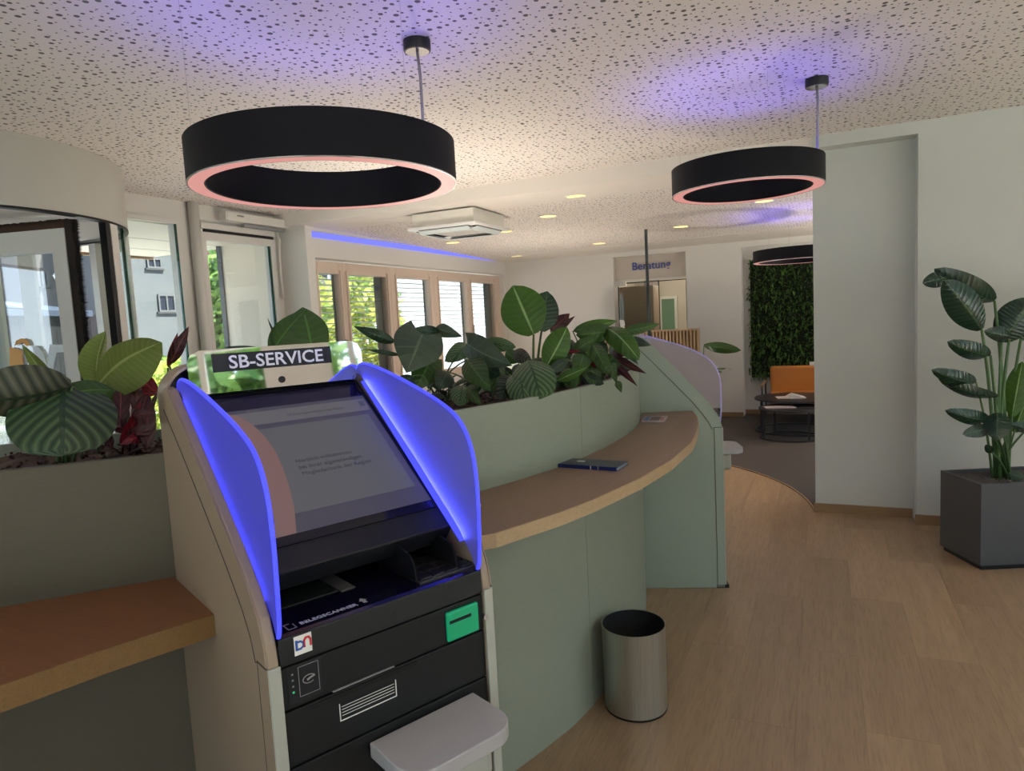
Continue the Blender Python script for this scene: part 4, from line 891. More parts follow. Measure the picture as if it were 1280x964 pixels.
    sp_ = [(Y(0.56), 1.05), (Y(0.555), 1.085), (Y(0.54), 1.103), (Y(0.50), 1.112), (Y(0.39), 1.112), (Y(0.39), 1.05)]
    ps.prism(sp_, 'x', 0.343, 0.347); ps.prism(sp_, 'x', 0.451, 0.455); ps.box(0.343, 0.455, Y(0.392), Y(0.388), 1.05, 1.112)
    obj('keypad_shield', ps, plain('shield_grey', (0.006, 0.006, 0.007), 0.7, var=0, spec=0.15), t, bevel=0.001)
    # front panels with joints
    def fbox(name, xa, xb, za, zb, y0, y1, mat, par, bevel=0): return box(name, xa, xb, y0, y1, za, zb, mat, par, bevel=bevel)
    fbox('front_edge', k0, k1, 0.990, 1.044, 0.0, 0.02, plain('fascia_grey', (0.013, 0.015, 0.016), 0.5, var=0, spec=0.3), t, 0.003)
    up_ = fbox('front_panel', k0, k1, 0.905, 0.986, 0.003, 0.02, ANTH2, t, 0.002)
    mid_ = fbox('front_panel', k0, k1, 0.794, 0.901, 0.003, 0.02, ANTH2, t, 0.002)
    fbox('front_panel', k0, k1, 0.02, 0.790, 0.003, 0.02, ANTH2, t, 0.002)
    # badge
    bd_ = fbox('badge', 0.052, 0.086, 1.004, 1.040, -0.0012, 0.0, WHITEINK, t)
    def flat(name, poly, mat, par, y=-0.0016, th=0.0005): return obj(name, MB().prism(poly, 'y', y, y+th), mat, par)
    def offp(pts, ox, oz, s): return [(ox+x*s, oz+z*s) for x, z in pts]
    s = 0.0022
    obj('letter_d', MB().prism(offp([(0, 0), (2, 0), (2, 9), (0, 9)], 0.054, 1.013, s), 'y', -.0018, -.0012).prism(offp([(2, 7), (5, 7), (6.8, 5.5), (6.8, 3.5), (5, 2), (2, 2), (2, 0), (5.5, 0), (8.5, 2.5), (8.5, 6.5), (5.5, 9), (2, 9)], 0.054, 1.013, s*0.9), 'y', -.0018, -.0012), BLUEINK, bd_)
    obj('letter_n', MB().prism(offp([(0, 0), (1.9, 0), (1.9, 5.5), (3.2, 7.2), (4.6, 7.2), (5.6, 5.5), (5.6, 0), (7.5, 0), (7.5, 6), (5.6, 9), (2, 9), (0, 6.5)], 0.0690, 1.015, s), 'y', -.0018, -.0012), REDINK, bd_)
    obj('round_button', MB().tube([(0.266, 0.0, 1.014), (0.266, -0.002, 1.014)], 0.006, 20), ANTH, t)
    # contactless reader
    def outline(m, xa, xb, za, zb, th, y):
        m.box(xa, xb, y-0.0005, y, za, za+th); m.box(xa, xb, y-0.0005, y, zb-th, zb); m.box(xa, xa+th, y-0.0005, y, za, zb); m.box(xb-th, xb, y-0.0005, y, za, zb); return m
    fbox('contactless_pad', 0.036, 0.102, 0.914, 0.984, 0.002, 0.003, ANTH, t)
    obj('reader_outline', outline(MB(), 0.056, 0.096, 0.922, 0.980, 0.0010, 0.002), GREYINK, t)
    obj('reader_symbol', MB().tube([(0.076+0.012*math.cos(a_), 0.0017, 0.951+0.008*math.sin(a_)) for a_ in [i*math.pi/8 for i in range(1, 15)]], 0.0009, 5).tube([(0.072, 0.0017, 0.950), (0.080, 0.0017, 0.953), (0.087, 0.0017, 0.955)], 0.0022, 5), GREYINK, t)
    for i in range(4):
        fbox('status_light', 0.043, 0.0465, 0.934+i*0.0115, 0.9375+i*0.0115, 0.0015, 0.0025, LEDG if i == 0 else GREYINK, t)
    # card reader
    cr_ = fbox('card_reader', 0.388, 0.474, 0.910, 0.976, -0.005, 0.004, plain('green_glow', (0.0, 0.22, 0.10), 0.4, var=0, emit=(0.0, 0.42, 0.17), es=0.25), t, 0.004)
    fbox('card_slot', 0.394, 0.452, 0.950, 0.957, -0.0058, -0.0045, HOLE, cr_)
    obj('lock', MB().tube([(0.491, 0.004, 0.935), (0.491, -0.008, 0.935)], 0.0065, 20), CHROME, t)
    # statement slot with printed icon
    sl2 = fbox('paper_slot', 0.080, 0.308, 0.889, 0.898, -0.0005, 0.004, HOLE, t)
    obj('slot_lip', MB().box(0.12, 0.255, -0.001, 0.003, 0.9055, 0.9075), GREYINK, t)
    ic = MB(); y = 0.003
    ic.box(0.131, 0.133, y-.0006, y, 0.840, 0.876); ic.box(0.256, 0.258, y-.0006, y, 0.840, 0.876); ic.box(0.131, 0.258, y-.0006, y, 0.840, 0.842)
    for zz in (0.850, 0.856, 0.862, 0.868): ic.box(0.136, 0.253, y-.0006, y, zz, zz+0.0010)
    obj('paper_icon', ic, WHITEINK, t)
    # small white shelf with rounded corners
    zsf = 0.775; xa, xb, dp, rr = 0.185, 0.445, 0.165, 0.06
    out = [(xa, -0.004), (xb, -0.004)]
    for cx_, a0_ in ((xb-rr, 0), (xa+rr, -90)):
        for i in range(7):
            a_ = math.radians(a0_-i*15); out.append((cx_+rr*math.cos(a_), -(dp-rr)+rr*math.sin(a_)))
    obj('purse_shelf', MB().prism(out, 'z', zsf-0.032, zsf), plain('shelf_white', (0.36, 0.35, 0.36), 0.4, var=0.02), t, bevel=0.003)
    obj('shelf_bracket', MB().box(0.245, 0.425, -0.10, 0.0, 0.63, zsf-0.032), TRIMW, t, bevel=0.02)
    obj('foot', MB().box(0.0, Wk, -0.02, 0.05, 0.0, 0.02), BLACK, t)
    return t
SCR = {'bg': emit('screen_dim', (0.042, 0.040, 0.060), 1.0), 'bar': emit('screen_bar', (0.095, 0.092, 0.10), 1.0), 'area': emit('screen_area', (0.078, 0.080, 0.085), 1.0),
       'txt': emit('screen_text', (0.028, 0.030, 0.038), 1.0), 'txt2': emit('screen_text_soft', (0.050, 0.052, 0.062), 1.0), 'arc': emit('screen_arc', (0.17, 0.095, 0.085), 1.0)}
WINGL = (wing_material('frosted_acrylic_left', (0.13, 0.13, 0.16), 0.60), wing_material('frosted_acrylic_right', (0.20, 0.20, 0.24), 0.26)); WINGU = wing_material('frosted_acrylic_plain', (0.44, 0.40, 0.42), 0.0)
EDGEL = emit('acrylic_edge_blue', (0.05, 0.06, 1.0), 1.6); EDGEU = emit('acrylic_edge_dim', (0.22, 0.19, 0.42), 0.9)
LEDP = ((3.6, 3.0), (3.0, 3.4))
LEDM = emit('led_blue', (0.03, 0.04, 1.0), 90); LEDG = emit('led_green', (0.02, 0.6, 0.2), 1.0)
WP1 = [(0.080, 1.478), (0.092, 1.497), (0.125, 1.506), (0.20, 1.495), (0.30, 1.472), (0.40, 1.445), (0.48, 1.420), (0.545, 1.392), (0.580, 1.355), (0.600, 1.305), (0.607, 1.240), (0.606, 1.16), (0.600, 1.065), (0.590, 1.045)]
WI1 = [(0.575, 1.075), (0.535, 1.125), (0.47, 1.185), (0.355, 1.28), (0.23, 1.38), (0.11, 1.474)]
WP2 = [(0.18, 1.450), (0.20, 1.465), (0.25, 1.452), (0.36, 1.418), (0.45, 1.382), (0.52, 1.340), (0.57, 1.29), (0.596, 1.228), (0.602, 1.14), (0.600, 1.03), (0.594, 0.97)]
WI2 = [(0.565, 1.005), (0.53, 1.055), (0.475, 1.125), (0.375, 1.235), (0.275, 1.345)]
def smooth_path(p, n=2):
    for _ in range(n):
        q_ = [p[0]]
        for a, b in zip(p, p[1:]): q_ += [(a[0]*.75+b[0]*.25, a[1]*.75+b[1]*.25), (a[0]*.25+b[0]*.75, a[1]*.25+b[1]*.75)]
        p = q_+[p[-1]]
    return p
WP1 = smooth_path(WP1); WP2 = smooth_path(WP2)
PROF2 = [(0.0, 0.0), (0.0, 1.40), (0.010, 1.45), (0.05, 1.485), (0.12, 1.485), (0.185, 1.46), (0.28, 1.36), (0.38, 1.25), (0.48, 1.14), (0.535, 1.07), (0.57, 1.02), (0.590, 0.975), (0.598, 0.94), (0.598, 0.0)]
kiosk((-0.911, 0.87), math.radians(64.8), 0.515, KWARMLIT, 'self-service kiosk in the foreground with SB-SERVICE header and blue lit wings', True, PROF, WP1, WI1)
kiosk((-0.513, 3.932), math.radians(108.4), 0.515, KGREENLIT, 'kiosk with green light in its shell colour at the far end of the counter, seen from the side', False, PROF2, WP2, WI2, ztop=1.495)

# ------------------------------------------------------------------ waste bin
wb = empty('waste_bin', (-0.705, 2.60, 0), 'brushed steel waste bin standing on the floor against the counter', 'bin')
obj('cylinder', MB().lathe([(0.126, 0.008), (0.128, 0.35), (0.1285, 0.352), (0.126, 0.352), (0.124, 0.012), (0.0, 0.012), (0.0, 0.008)], 64), STEEL, wb, smooth='auto')
obj('liner', MB().lathe([(0.1245, 0.35), (0.123, 0.02), (0, 0.018)], 64), plain('liner_black', (0.004, 0.004, 0.005), 0.6), wb, smooth=True, fix=False)
obj('base_ring', MB().lathe([(0.10, 0), (0.1265, 0), (0.1265, 0.008), (0.10, 0.008)], 64, closed=True), BLACK, wb)

# ------------------------------------------------------------------ plants
def leaf_mesh(B, T, w, shape='oval', bend=0.15, fold=0.15, wav=0.0, face=None, roll=0, nu=9, nv=13, seed=0, notch=0.0, droop=0.0):
    B = Vector(B); T = Vector(T); ax = T-B; L = ax.length; ax.normalize()
    v = (CP-(B+T)/2).normalized() if face is None else Vector(face).normalized()
    nz = (v-ax*v.dot(ax)); nz = nz.normalized() if nz.length > 1e-3 else ax.orthogonal().normalized()
    nz = Matrix.Rotation(math.radians(roll), 3, ax) @ nz; sx = ax.cross(nz).normalized()
    q = random.Random(seed); m = MB(); m.uv = []; ph = q.uniform(0, 6)
    for j in range(nv):
        t = j/(nv-1)
        if shape == 'oval': p = math.sin(math.pi*min(1, t*0.97+0.03))**0.62
        elif shape == 'round': p = math.sqrt(max(0, 1-(2*t-1)**2))**0.9
        elif shape == 'heart': p = (math.sin(math.pi*(t*0.8+0.18))**0.8)*(1-t**3*0.55) if t < 1 else 0
        elif shape == 'lance': p = (math.sin(math.pi*t**0.75))**0.9 if 0 < t < 1 else 0
        else: p = math.sin(math.pi*t)
        if t >= 1: p = 0.0
        hw = w*0.5*max(p, 0.015)
        c = B+ax*(L*t)+nz*(bend*L*math.sin(math.pi*t))+Vector((0, 0, -1))*droop*L*t*t
        for i in range(nu):
            u = 2*i/(nu-1)-1
            z_ = fold*hw*abs(u)**1.3+wav*w*math.sin(ph+t*14+(1 if u > 0 else 0))*abs(u)**2*0.5
            back = ax*(-notch*L*abs(u)**1.5*(1-t)**2)
            m.v.append(tuple(c+sx*(hw*u)-nz*z_+back)); m.uv.append((i/(nu-1), t))
    for j in range(nv-1):
        for i in range(nu-1): a = j*nu+i; m.f.append((a, a+1, a+nu+1, a+nu))
    return m
def leafobj(parent, base, B, T, w, mat, stem_root=None, stem_mat=None, r=0.0035, **kw):
    o = Vector(base); m = leaf_mesh(Vector(B), Vector(T), w, **kw)
    m.v = [tuple(Vector(v)-o) for v in m.v]
    lo = obj('leaf', m, mat, parent, smooth=True, fix=False)
    if stem_root is not None:
        b = Vector(B)-o; rt = Vector(stem_root)-o; mid = rt.lerp(b, 0.55)+Vector((0, 0, 0.25*(b-rt).length*0.35)); mid.x = rt.x*.6+b.x*.4; mid.y = rt.y*.6+b.y*.4
        pts = []
        for i in range(7):
            t = i/6; pts.append(rt*(1-t)**2+mid*2*t*(1-t)+b*t*t)
        obj('stem', MB().tube(pts, r*1.3, 6, r*0.8), stem_mat or STEM, parent, smooth=True)
    return lo
SZ = 1.292
def plant(name, root, label, leaves, cat='plant', group=None, stem_mat=None):
    """leaves: (bx,by,bd, tx,ty,td, width_px, mat, opts) ; pixels turned into points at real depths"""
    t = empty(name, root, label, cat, group)
    for i, lf in enumerate(leaves):
        bx, by, bd_, tx, ty, td, wpx, mat, kw = lf
        kw = dict(kw); st = kw.pop('stem', True); rr = kw.pop('r', 0.0035); rt = Vector(root)+Vector((random.uniform(-.03, .03), random.uniform(-.03, .03), -0.01))
        leafobj(t, root, at(bx, by, bd_), at(tx, ty, td), wpx*(bd_+td)/2/FPX, mat, rt if st else None, stem_mat, rr, seed=i, **kw)
    return t
def soilroot(px, depth):
    """point on the soil under a pixel column at a camera depth"""
    lo, hi = 300.0, 900.0
    for _ in range(40):
        mid = (lo+hi)/2
        if at(px, mid, depth).z > SZ: lo = mid
        else: hi = mid
    p = at(px, lo, depth); return (p.x, p.y, SZ)
# left group
plant('calathea', soilroot(92, 1.80), 'calathea with large round striped leaves in the left trough', [
    (80, 478, 1.74, 78, 570, 1.62, 118, L_STRIPE, dict(shape='round', bend=0.12, fold=0.25, wav=0.03, roll=5)),
    (90, 484, 1.72, -45, 500, 1.58, 74, L_STRIPEL, dict(shape='oval', bend=0.12, fold=0.5, roll=-28)),
    (143, 488, 1.80, 58, 503, 1.72, 34, L_GREEN, dict(shape='oval', bend=0.2, fold=0.3, roll=25, wav=0.06)),
    (118, 520, 1.78, 134, 474, 1.82, 30, L_LIME, dict(shape='lance', bend=0.05, fold=0.6)),
    (113, 545, 1.80, 140, 488, 1.80, 26, L_GREEN, dict(shape='lance', bend=0.05, fold=0.5)),
    (62, 478, 1.86, 27, 430, 1.88, 17, L_LIME, dict(shape='lance', bend=-0.08, fold=0.8)),
], cat='plant')
plant('calathea', soilroot(116, 1.92), 'pale green young calathea leaf unrolling in the left trough', [
    (117, 488, 1.90, 202, 428, 1.94, 74, L_LIME, dict(shape='oval', bend=0.14, fold=0.35, roll=-38, wav=0.03)),
    (122, 488, 1.92, 132, 414, 1.95, 34, L_LIME, dict(shape='oval', bend=-0.12, fold=0.7, roll=30)),
], cat='plant')
red = [(197, 492, 1.95, 152, 462, 1.98, 24, L_RED, dict(shape='lance', bend=0.15, fold=0.3, roll=15)),
       (196, 492, 1.93, 152, 493, 1.92, 10, L_RED, dict(shape='lance', bend=0.05, fold=0.3)),
       (168, 545, 1.85, 186, 485, 1.95, 20, L_MAROON, dict(shape='lance', bend=0.1)),
       (150, 530, 1.85, 152, 465, 1.95, 22, L_MAROON, dict(shape='lance', bend=0.1)),
       (160, 540, 1.83, 130, 520, 1.80, 16, L_MAROON, dict(shape='lance', bend=0.2)),
       (165, 520, 1.85, 195, 515, 1.78, 18, L_MAROON, dict(shape='lance', bend=0.2)),
       (160, 550, 1.80, 196, 530, 1.76, 22, L_MAROON, dict(shape='lance', bend=0.15)),
       (150, 555, 1.80, 176, 500, 1.82, 16, L_RED, dict(shape='lance', bend=0.1, roll=40)),
       (185, 560, 1.76, 190, 500, 1.82, 22, L_MAROON, dict(shape='lance', bend=0.1, roll=-30)),
       (140, 560, 1.80, 128, 535, 1.80, 12, L_MAROON, dict(shape='lance', bend=0.2)),
       (175, 545, 1.80, 150, 556, 1.74, 14, L_RED, dict(shape='lance', bend=0.3)),
       (170, 520, 1.90, 172, 480, 1.95, 14, L_MAROON, dict(shape='lance', bend=0.3)),
       (190, 540, 1.82, 170, 515, 1.80, 14, L_MAROON, dict(shape='lance', bend=0.2))]
plant('cordyline', soilroot(168, 1.88), 'dark red cordyline between the calathea and the kiosk', red, stem_mat=L_MAROON)
plant('bromeliad', soilroot(216, 2.02), 'dark olive leaf with red midrib rising behind the kiosk edge', [
    (212, 456, 2.02, 236, 408, 2.04, 15, L_MAROON, dict(shape='lance', bend=0.12, fold=0.4)),
    (210, 460, 2.02, 222, 416, 2.04, 9, L_RED, dict(shape='lance', bend=0.1, fold=0.2))])
# behind the kiosk header
plant('peace_lily', soilroot(370, 2.15), 'light green pointed leaves rising behind the kiosk header', [
    (338, 442, 2.10, 384, 386, 2.16, 36, L_GREEN, dict(shape='lance', bend=0.10, fold=0.3, roll=-20)),
    (392, 448, 2.12, 378, 384, 2.16, 52, L_GREEN, dict(shape='oval', bend=0.08, fold=0.25, roll=12, wav=0.05)),
    (400, 440, 2.10, 422, 432, 2.10, 18, L_GREEN, dict(shape='lance', bend=0.1)),
    (332, 438, 2.05, 280, 434, 2.02, 8, L_DARK, dict(shape='lance', bend=0.15)),
    (348, 430, 2.15, 334, 397, 2.18, 3, L_DARK, dict(shape='lance', bend=0.05)),
    (420, 440, 2.15, 440, 428, 2.2, 16, L_GREEN, dict(shape='oval'))])
# group right of the kiosk
plant('philodendron', soilroot(545, 2.85), 'grey-green philodendron with big heart-shaped leaves behind the right kiosk wing', [
    (528, 418, 2.55, 508, 466, 2.45, 66, L_GREY, dict(shape='heart', bend=0.12, fold=0.15, notch=0.25)),
    (544, 410, 2.75, 578, 421, 2.70, 17, L_GREY, dict(shape='lance', bend=0.25, fold=0.3)),
    (548, 415, 2.75, 516, 412, 2.65, 14, L_DARK, dict(shape='oval', bend=0.2)),
    (494, 428, 2.50, 442, 408, 2.45, 15, L_DARK, dict(shape='lance', bend=0.14, fold=0.4)),
    (500, 444, 2.50, 458, 437, 2.45, 6, L_DARK, dict(shape='lance', bend=0.12)),
    (584, 430, 2.60, 640, 457, 2.50, 38, L_GREY, dict(shape='heart', bend=0.12, fold=0.3, notch=0.15, roll=15)),
    (584, 450, 2.55, 613, 489, 2.42, 34, L_GREEN, dict(shape='heart', bend=0.12, fold=0.3)),
    (540, 447, 2.60, 518, 490, 2.50, 40, L_GREEN, dict(shape='heart', bend=0.1, notch=0.1)),
    (515, 470, 2.50, 496, 492, 2.45, 22, L_DARK, dict(shape='oval', bend=0.15)),
    (583, 484, 2.55, 602, 508, 2.44, 20, L_GREEN, dict(shape='heart', bend=0.15))])
plant('calathea', soilroot(600, 2.85), 'dark striped calathea behind the heart-shaped leaves', [
    (606, 428, 2.85, 645, 434, 2.80, 18, L_STRIPE2, dict(shape='oval', bend=0.2, fold=0.2)),
    (585, 432, 2.8, 556, 452, 2.7, 22, L_STRIPE2, dict(shape='oval', bend=0.2)),
    (578, 482, 2.55, 574, 508, 2.46, 28, L_STRIPE2, dict(shape='oval', bend=0.15)),
    (600, 455, 2.7, 625, 470, 2.6, 24, L_DARK, dict(shape='oval', bend=0.15)),
    (560, 465, 2.6, 548, 486, 2.5, 26, L_DARK, dict(shape='oval', bend=0.15))])
plant('calathea', soilroot(660, 2.75), 'striped calathea with round leaf overhanging the trough rim below the tall leaf', [
    (660, 450, 2.62, 676, 499, 2.46, 54, L_STRIPE2, dict(shape='round', bend=0.14, fold=0.3, roll=-8)),
    (650, 464, 2.60, 655, 503, 2.46, 40, L_STRIPE2, dict(shape='round', bend=0.14, fold=0.3)),
    (642, 440, 2.72, 664, 452, 2.66, 18, L_STRIPEL, dict(shape='oval', bend=0.2)),
    (648, 452, 2.75, 632, 440, 2.75, 18, L_GREEN, dict(shape='oval', bend=0.2)),
    (640, 470, 2.65, 624, 500, 2.55, 26, L_DARK, dict(shape='oval', bend=0.15)),
    (626, 462, 2.7, 616, 492, 2.6, 22, L_GREEN, dict(shape='oval', bend=0.15))])
plant('bird_of_paradise', soilroot(674, 2.95), 'tall upright rounded leaves on green stalks, highest in the trough', [
    (667, 418, 2.92, 641, 357, 2.95, 58, L_BRIGHT, dict(shape='oval', bend=0.04, fold=0.15, r=0.006)),
    (677, 414, 3.02, 684, 364, 3.05, 38, L_DARK, dict(shape='oval', bend=0.04, fold=0.1, roll=15, r=0.006)),
    (683, 458, 2.85, 709, 409, 2.88, 34, L_BRIGHT, dict(shape='oval', bend=0.08, fold=0.35, roll=12))])
plant('anthurium', soilroot(745, 3.15), 'glossy green anthurium spreading over the far end of the trough', [
    (716, 414, 3.1, 772, 401, 3.15, 16, L_BRIGHT, dict(shape='lance', bend=0.12, fold=0.3)),
    (776, 416, 3.3, 825, 405, 3.35, 13, L_GREEN, dict(shape='lance', bend=0.10, fold=0.3)),
    (757, 410, 3.1, 799, 450, 2.95, 30, L_BRIGHT, dict(shape='oval', bend=0.22, fold=0.4, roll=-15)),
    (765, 414, 3.12, 720, 419, 3.05, 24, L_GREEN, dict(shape='oval', bend=0.2, fold=0.3)),
    (760, 412, 3.1, 780, 434, 3.0, 22, L_GREY, dict(shape='oval', bend=0.2, fold=0.3)),
    (740, 428, 3.0, 762, 470, 2.86, 20, L_GREEN, dict(shape='oval', bend=0.15, fold=0.3)),
    (762, 452, 2.95, 771, 480, 2.8, 14, L_GREEN, dict(shape='lance', bend=0.15)),
    (771, 476, 2.82, 777, 491, 2.76, 9, L_GREEN, dict(shape='lance', bend=0.1, stem=False)),
    (696, 476, 2.75, 734, 459, 2.75, 14, L_BRIGHT, dict(shape='lance', bend=0.1, fold=0.4)),
    (710, 450, 2.85, 687, 464, 2.8, 15, L_DARK, dict(shape='oval', bend=0.1)),
    (730, 440, 3.0, 722, 470, 2.85, 24, L_GREEN, dict(shape='oval', bend=0.15)),
    (740, 460, 2.95, 742, 482, 2.8, 24, L_GREEN, dict(shape='oval', bend=0.15)),
    (745, 425, 3.1, 750, 455, 3.0, 26, L_DARK, dict(shape='oval', bend=0.15)),
    (715, 425, 3.1, 705, 445, 3.0, 20, L_DARK, dict(shape='oval', bend=0.15)),
    (725, 465, 2.9, 706, 482, 2.8, 20, L_GREEN, dict(shape='oval', bend=0.15)),
    (700, 470, 2.9, 690, 487, 2.8, 18, L_DARK, dict(shape='oval', bend=0.15))])
plant('anthurium', soilroot(705, 3.05), 'mid green leafy plant between the tall stalks and the brown red cordyline', [
    (712, 442, 3.0, 694, 424, 3.0, 18, L_GREEN, dict(shape='oval', bend=0.15)), (716, 440, 3.0, 742, 424, 3.0, 18, L_GREEN, dict(shape='oval', bend=0.2)),
    (735, 452, 2.95, 748, 432, 3.0, 16, L_BRIGHT, dict(shape='oval', bend=0.15)), (752, 448, 3.0, 775, 458, 2.9, 18, L_GREEN, dict(shape='oval', bend=0.2)),
    (705, 462, 2.9, 720, 486, 2.78, 18, L_GREEN, dict(shape='oval', bend=0.2)), (728, 470, 2.9, 755, 480, 2.8, 16, L_DARK, dict(shape='oval', bend=0.2)),
    (690, 466, 2.9, 678, 480, 2.85, 18, L_DARK, dict(shape='oval', bend=0.2))])
plant('cordyline', soilroot(720, 3.25), 'brown red cordyline leaf with curled tips behind the glossy leaves', [
    (688, 414, 3.15, 712, 392, 3.2, 18, L_MAROON, dict(shape='lance', bend=0.1)),
    (700, 410, 3.15, 719, 395, 3.2, 8, L_MAROON, dict(shape='lance', bend=-0.2)),
    (705, 440, 3.0, 726, 439, 2.95, 6, L_RED, dict(shape='lance', bend=0.1)),
    (735, 445, 3.0, 745, 462, 2.95, 8, L_RED, dict(shape='lance', bend=0.1))])
plant('bromeliad', soilroot(768, 3.25), 'dark purple pointed leaves hanging over the trough rim by the far kiosk', [
    (763, 446, 3.1, 808, 467, 2.95, 12, L_MAROON, dict(shape='lance', bend=0.12)),
    (766, 452, 3.05, 797, 483, 2.9, 10, L_MAROON, dict(shape='lance', bend=0.15)),
    (764, 442, 3.1, 792, 440, 3.0, 12, L_MAROON, dict(shape='lance', bend=0.2)),
    (768, 456, 3.05, 788, 462, 2.95, 9, L_GREY, dict(shape='lance', bend=0.2)),
    (785, 424, 3.25, 814, 432, 3.2, 12, L_GREY, dict(shape='lance', bend=0.12)),
    (775, 430, 3.15, 798, 456, 3.0, 14, L_GREY, dict(shape='lance', bend=0.2))])
# low ground-cover plants filling the trough
q = random.Random(42)
fill = [(500, 2.6), (530, 2.65), (560, 2.7), (590, 2.7), (615, 2.75), (645, 2.8), (690, 2.9), (715, 3.0), (740, 3.05), (765, 3.2), (640, 3.1), (700, 3.3)]
for i, (px, dp) in enumerate(fill):
    rt = Vector(soilroot(px, dp)); lv = []
    t = empty('ground_cover_plant', tuple(rt), 'small dark leafy filler plant low in the trough among the larger leaves', 'plant', 'low filler plants in the trough')
    for j in range(8):
        a = q.uniform(0, 6.28); L = q.uniform(0.05, 0.11); el = q.uniform(0.3, 1.1)
        b = rt+Vector((math.cos(a)*0.03, math.sin(a)*0.03, q.uniform(0.02, 0.08))); tp = b+Vector((math.cos(a)*L*math.cos(el), math.sin(a)*L*math.cos(el), L*math.sin(el)*0.8))
        leafobj(t, rt, b, tp, L*0.55, q.choice([L_DARK, L_GREEN, L_DARK, L_GREY]), rt, face=(math.cos(a)*-.3+.2, -0.4, 1), shape='oval', bend=0.15, nu=5, nv=7, r=0.002)

# plant behind the far kiosk
fr = atY(905, 520, 9.0)
fp = empty('potted_fern', (-1.35, 8.6, 0.006), 'feathery green plant leaf showing behind the far kiosk wing', 'plant')
obj('pot', MB().lathe([(0, 0), (0.14, 0), (0.18, 0.5), (0.165, 0.5), (0.13, 0.03), (0, 0.03)], 24), POT, fp, smooth='auto')
base = Vector((-1.35, 8.6, 0.006))
c0 = atY(880, 432, 8.4); c1 = atY(926, 438, 8.3)
rt = base+Vector((0, 0, 0.45))
leafobj(fp, base, c0, c1, 0.13, L_GREEN, rt, shape='oval', bend=0.12, fold=0.3, wav=0.15, r=0.006)
for a in (0.5, 1.8, 3.0, 4.4, 5.5):
    b = rt+Vector((math.cos(a)*.08, math.sin(a)*.08, .35)); tp = b+Vector((math.cos(a)*.3, math.sin(a)*.3, .05)); leafobj(fp, base, b, tp, 0.13, L_GREEN, rt, shape='oval', bend=0.15, face=(0, 0, 1), wav=0.15, r=0.006)

# big planter with bird of paradise on the right
A0 = Vector((0.835, 4.603, 0)); e1 = Vector((-0.154, 0.347, 0)).normalized(); e2 = Vector((0.914, 0.406, 0)).normalized()
pt = empty('planter_box', tuple(A0+e1*0.19+e2*0.27), 'square dark grey planter box standing by the right wall', 'planter', rz=math.atan2(e2.y, e2.x))
hx, hy, hh = 0.27, 0.19, 0.515
obj('box', MB().box(-hx, hx, -hy, -hy+0.02, 0.03, hh).box(-hx, hx, hy-0.02, hy, 0.03, hh).box(-hx, -hx+0.02, -hy+0.02, hy-0.02, 0.03, hh).box(hx-0.02, hx, -hy+0.02, hy-0.02, 0.03, hh).box(-hx+.02, hx-.02, -hy+.02, hy-.02, 0.03, 0.06), POT, pt)
obj('base', MB().box(-hx+0.015, hx-0.015, -hy+0.015, hy-0.015, 0, 0.03), BLACK, pt)
m = MB(); q = random.Random(9); gx, gy = 22, 16
for i in range(gx):
    for j in range(gy): m.v.append((-hx+0.02+(2*hx-0.04)*i/(gx-1), -hy+0.02+(2*hy-0.04)*j/(gy-1), hh-0.025+q.uniform(-.006, .006)))
for i in range(gx-1):
    for j in range(gy-1): a = i*gy+j; m.f.append((a, a+gy, a+gy+1, a+1))
for i in range(900):
    o3 = Vector((q.uniform(-hx+.025, hx-.025), q.uniform(-hy+.025, hy-.025), hh-0.02)); s = q.uniform(.004, .009)
    m.add([o3+Vector((s, 0, 0)), o3+Vector((0, s, 0)), o3+Vector((-s, 0, 0)), o3+Vector((0, -s, 0)), o3+Vector((0, 0, s))], [(0, 1, 4), (1, 2, 4), (2, 3, 4), (3, 0, 4)])
obj('granules', m, PEB, pt, fix=False, kind='stuff')
def dp_(p): return (Vector(p)-CP).dot(CF)
bp = empty('bird_of_paradise_plant', tuple(A0+e1*0.19+e2*0.25+Vector((0, 0, 0.50))), 'tall bird of paradise plant with dark glossy leaves in the grey planter box', 'plant')
bpr = Vector(bp.location)
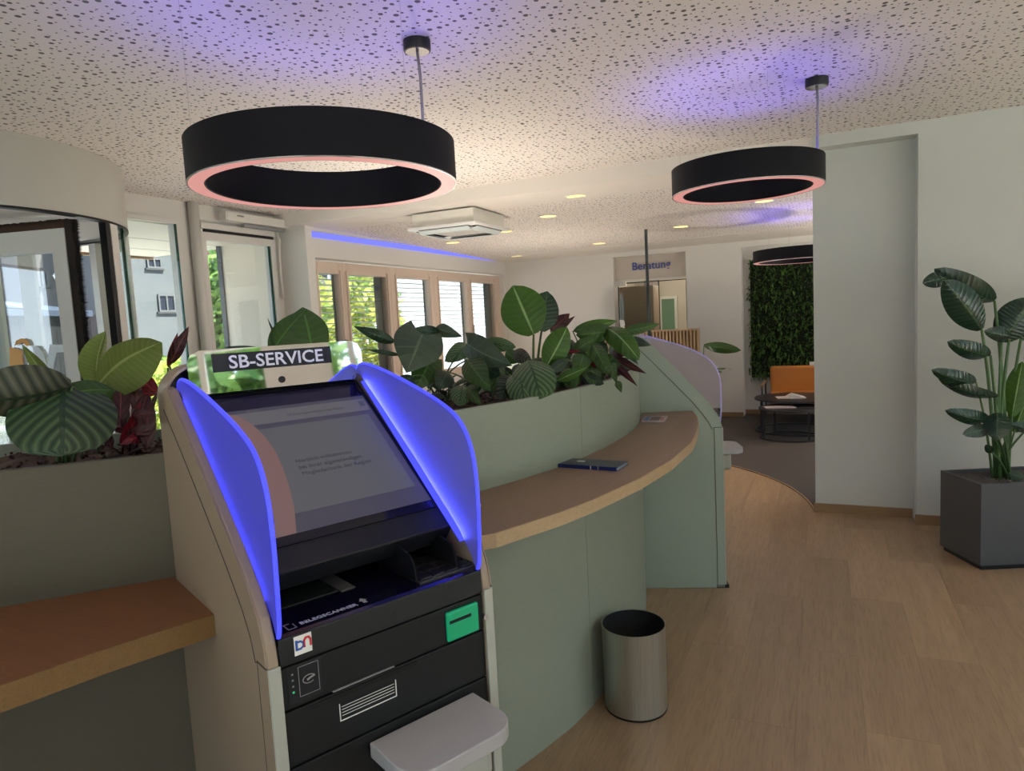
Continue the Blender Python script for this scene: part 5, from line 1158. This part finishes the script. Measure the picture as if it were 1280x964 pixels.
LV = [(1243, 376, 4.05, 1168, 336, 4.0, 36, dict(bend=0.14, fold=0.35, roll=-20)),
      (1186, 346, 4.0, 1153, 354, 3.95, 20, dict(bend=0.10, fold=0.3, stem=False)),
      (1227, 412, 3.95, 1180, 350, 3.85, 40, dict(bend=0.08, fold=0.35, roll=12)),
      (1238, 444, 4.0, 1184, 427, 3.9, 24, dict(bend=0.14, fold=0.4, roll=-15)),
      (1220, 478, 4.0, 1164, 462, 3.9, 22, dict(bend=0.16, fold=0.4, roll=-15)),
      (1247, 496, 4.02, 1173, 474, 3.95, 18, dict(bend=0.12, fold=0.5, roll=-30)),
      (1236, 524, 4.0, 1181, 513, 3.9, 20, dict(bend=0.15, fold=0.4, roll=-15)),
      (1235, 536, 4.0, 1203, 543, 3.9, 17, dict(bend=0.15, fold=0.3)),
      (1247, 516, 3.95, 1246, 550, 3.85, 30, dict(bend=0.15, fold=0.2)),
      (1252, 426, 4.05, 1290, 372, 4.0, 44, dict(bend=0.1, fold=0.5, roll=18)),
      (1262, 420, 4.05, 1230, 414, 3.95, 20, dict(bend=0.2, fold=0.4)),
      (1276, 424, 4.1, 1296, 398, 4.1, 30, dict(bend=0.1, fold=0.4)),
      (1265, 520, 4.05, 1278, 452, 4.1, 26, dict(bend=0.08, fold=0.3, mat=1)),
      (1268, 540, 4.05, 1290, 478, 4.1, 26, dict(bend=0.08, fold=0.3, mat=1)),
      (1285, 536, 4.0, 1264, 530, 3.95, 14, dict(bend=0.2, fold=0.3)),
      (1240, 566, 4.0, 1232, 556, 3.95, 10, dict(bend=0.1)),
      (1262, 592, 3.9, 1280, 598, 3.85, 14, dict(bend=0.1)),
      (1292, 470, 4.1, 1330, 410, 4.1, 46, dict(bend=0.1, fold=0.3)), (1300, 440, 4.2, 1345, 350, 4.2, 50, dict(bend=0.1, fold=0.3))]
for i, (bx, by, bd_, tx, ty, td, wp_, kw) in enumerate(LV):
    st = kw.pop('stem', True); mt = L_BRIGHT if kw.pop('mat', 0) else L_BIRD
    rt = bpr+Vector((random.uniform(-.05, .05), random.uniform(-.03, .03), -0.02))
    leafobj(bp, bpr, at(bx, by, bd_), at(tx, ty, td), wp_*(bd_+td)/2/FPX, mt, rt if st else None, STEM, 0.009 if by < 450 else 0.006, seed=i, shape='oval', **kw)
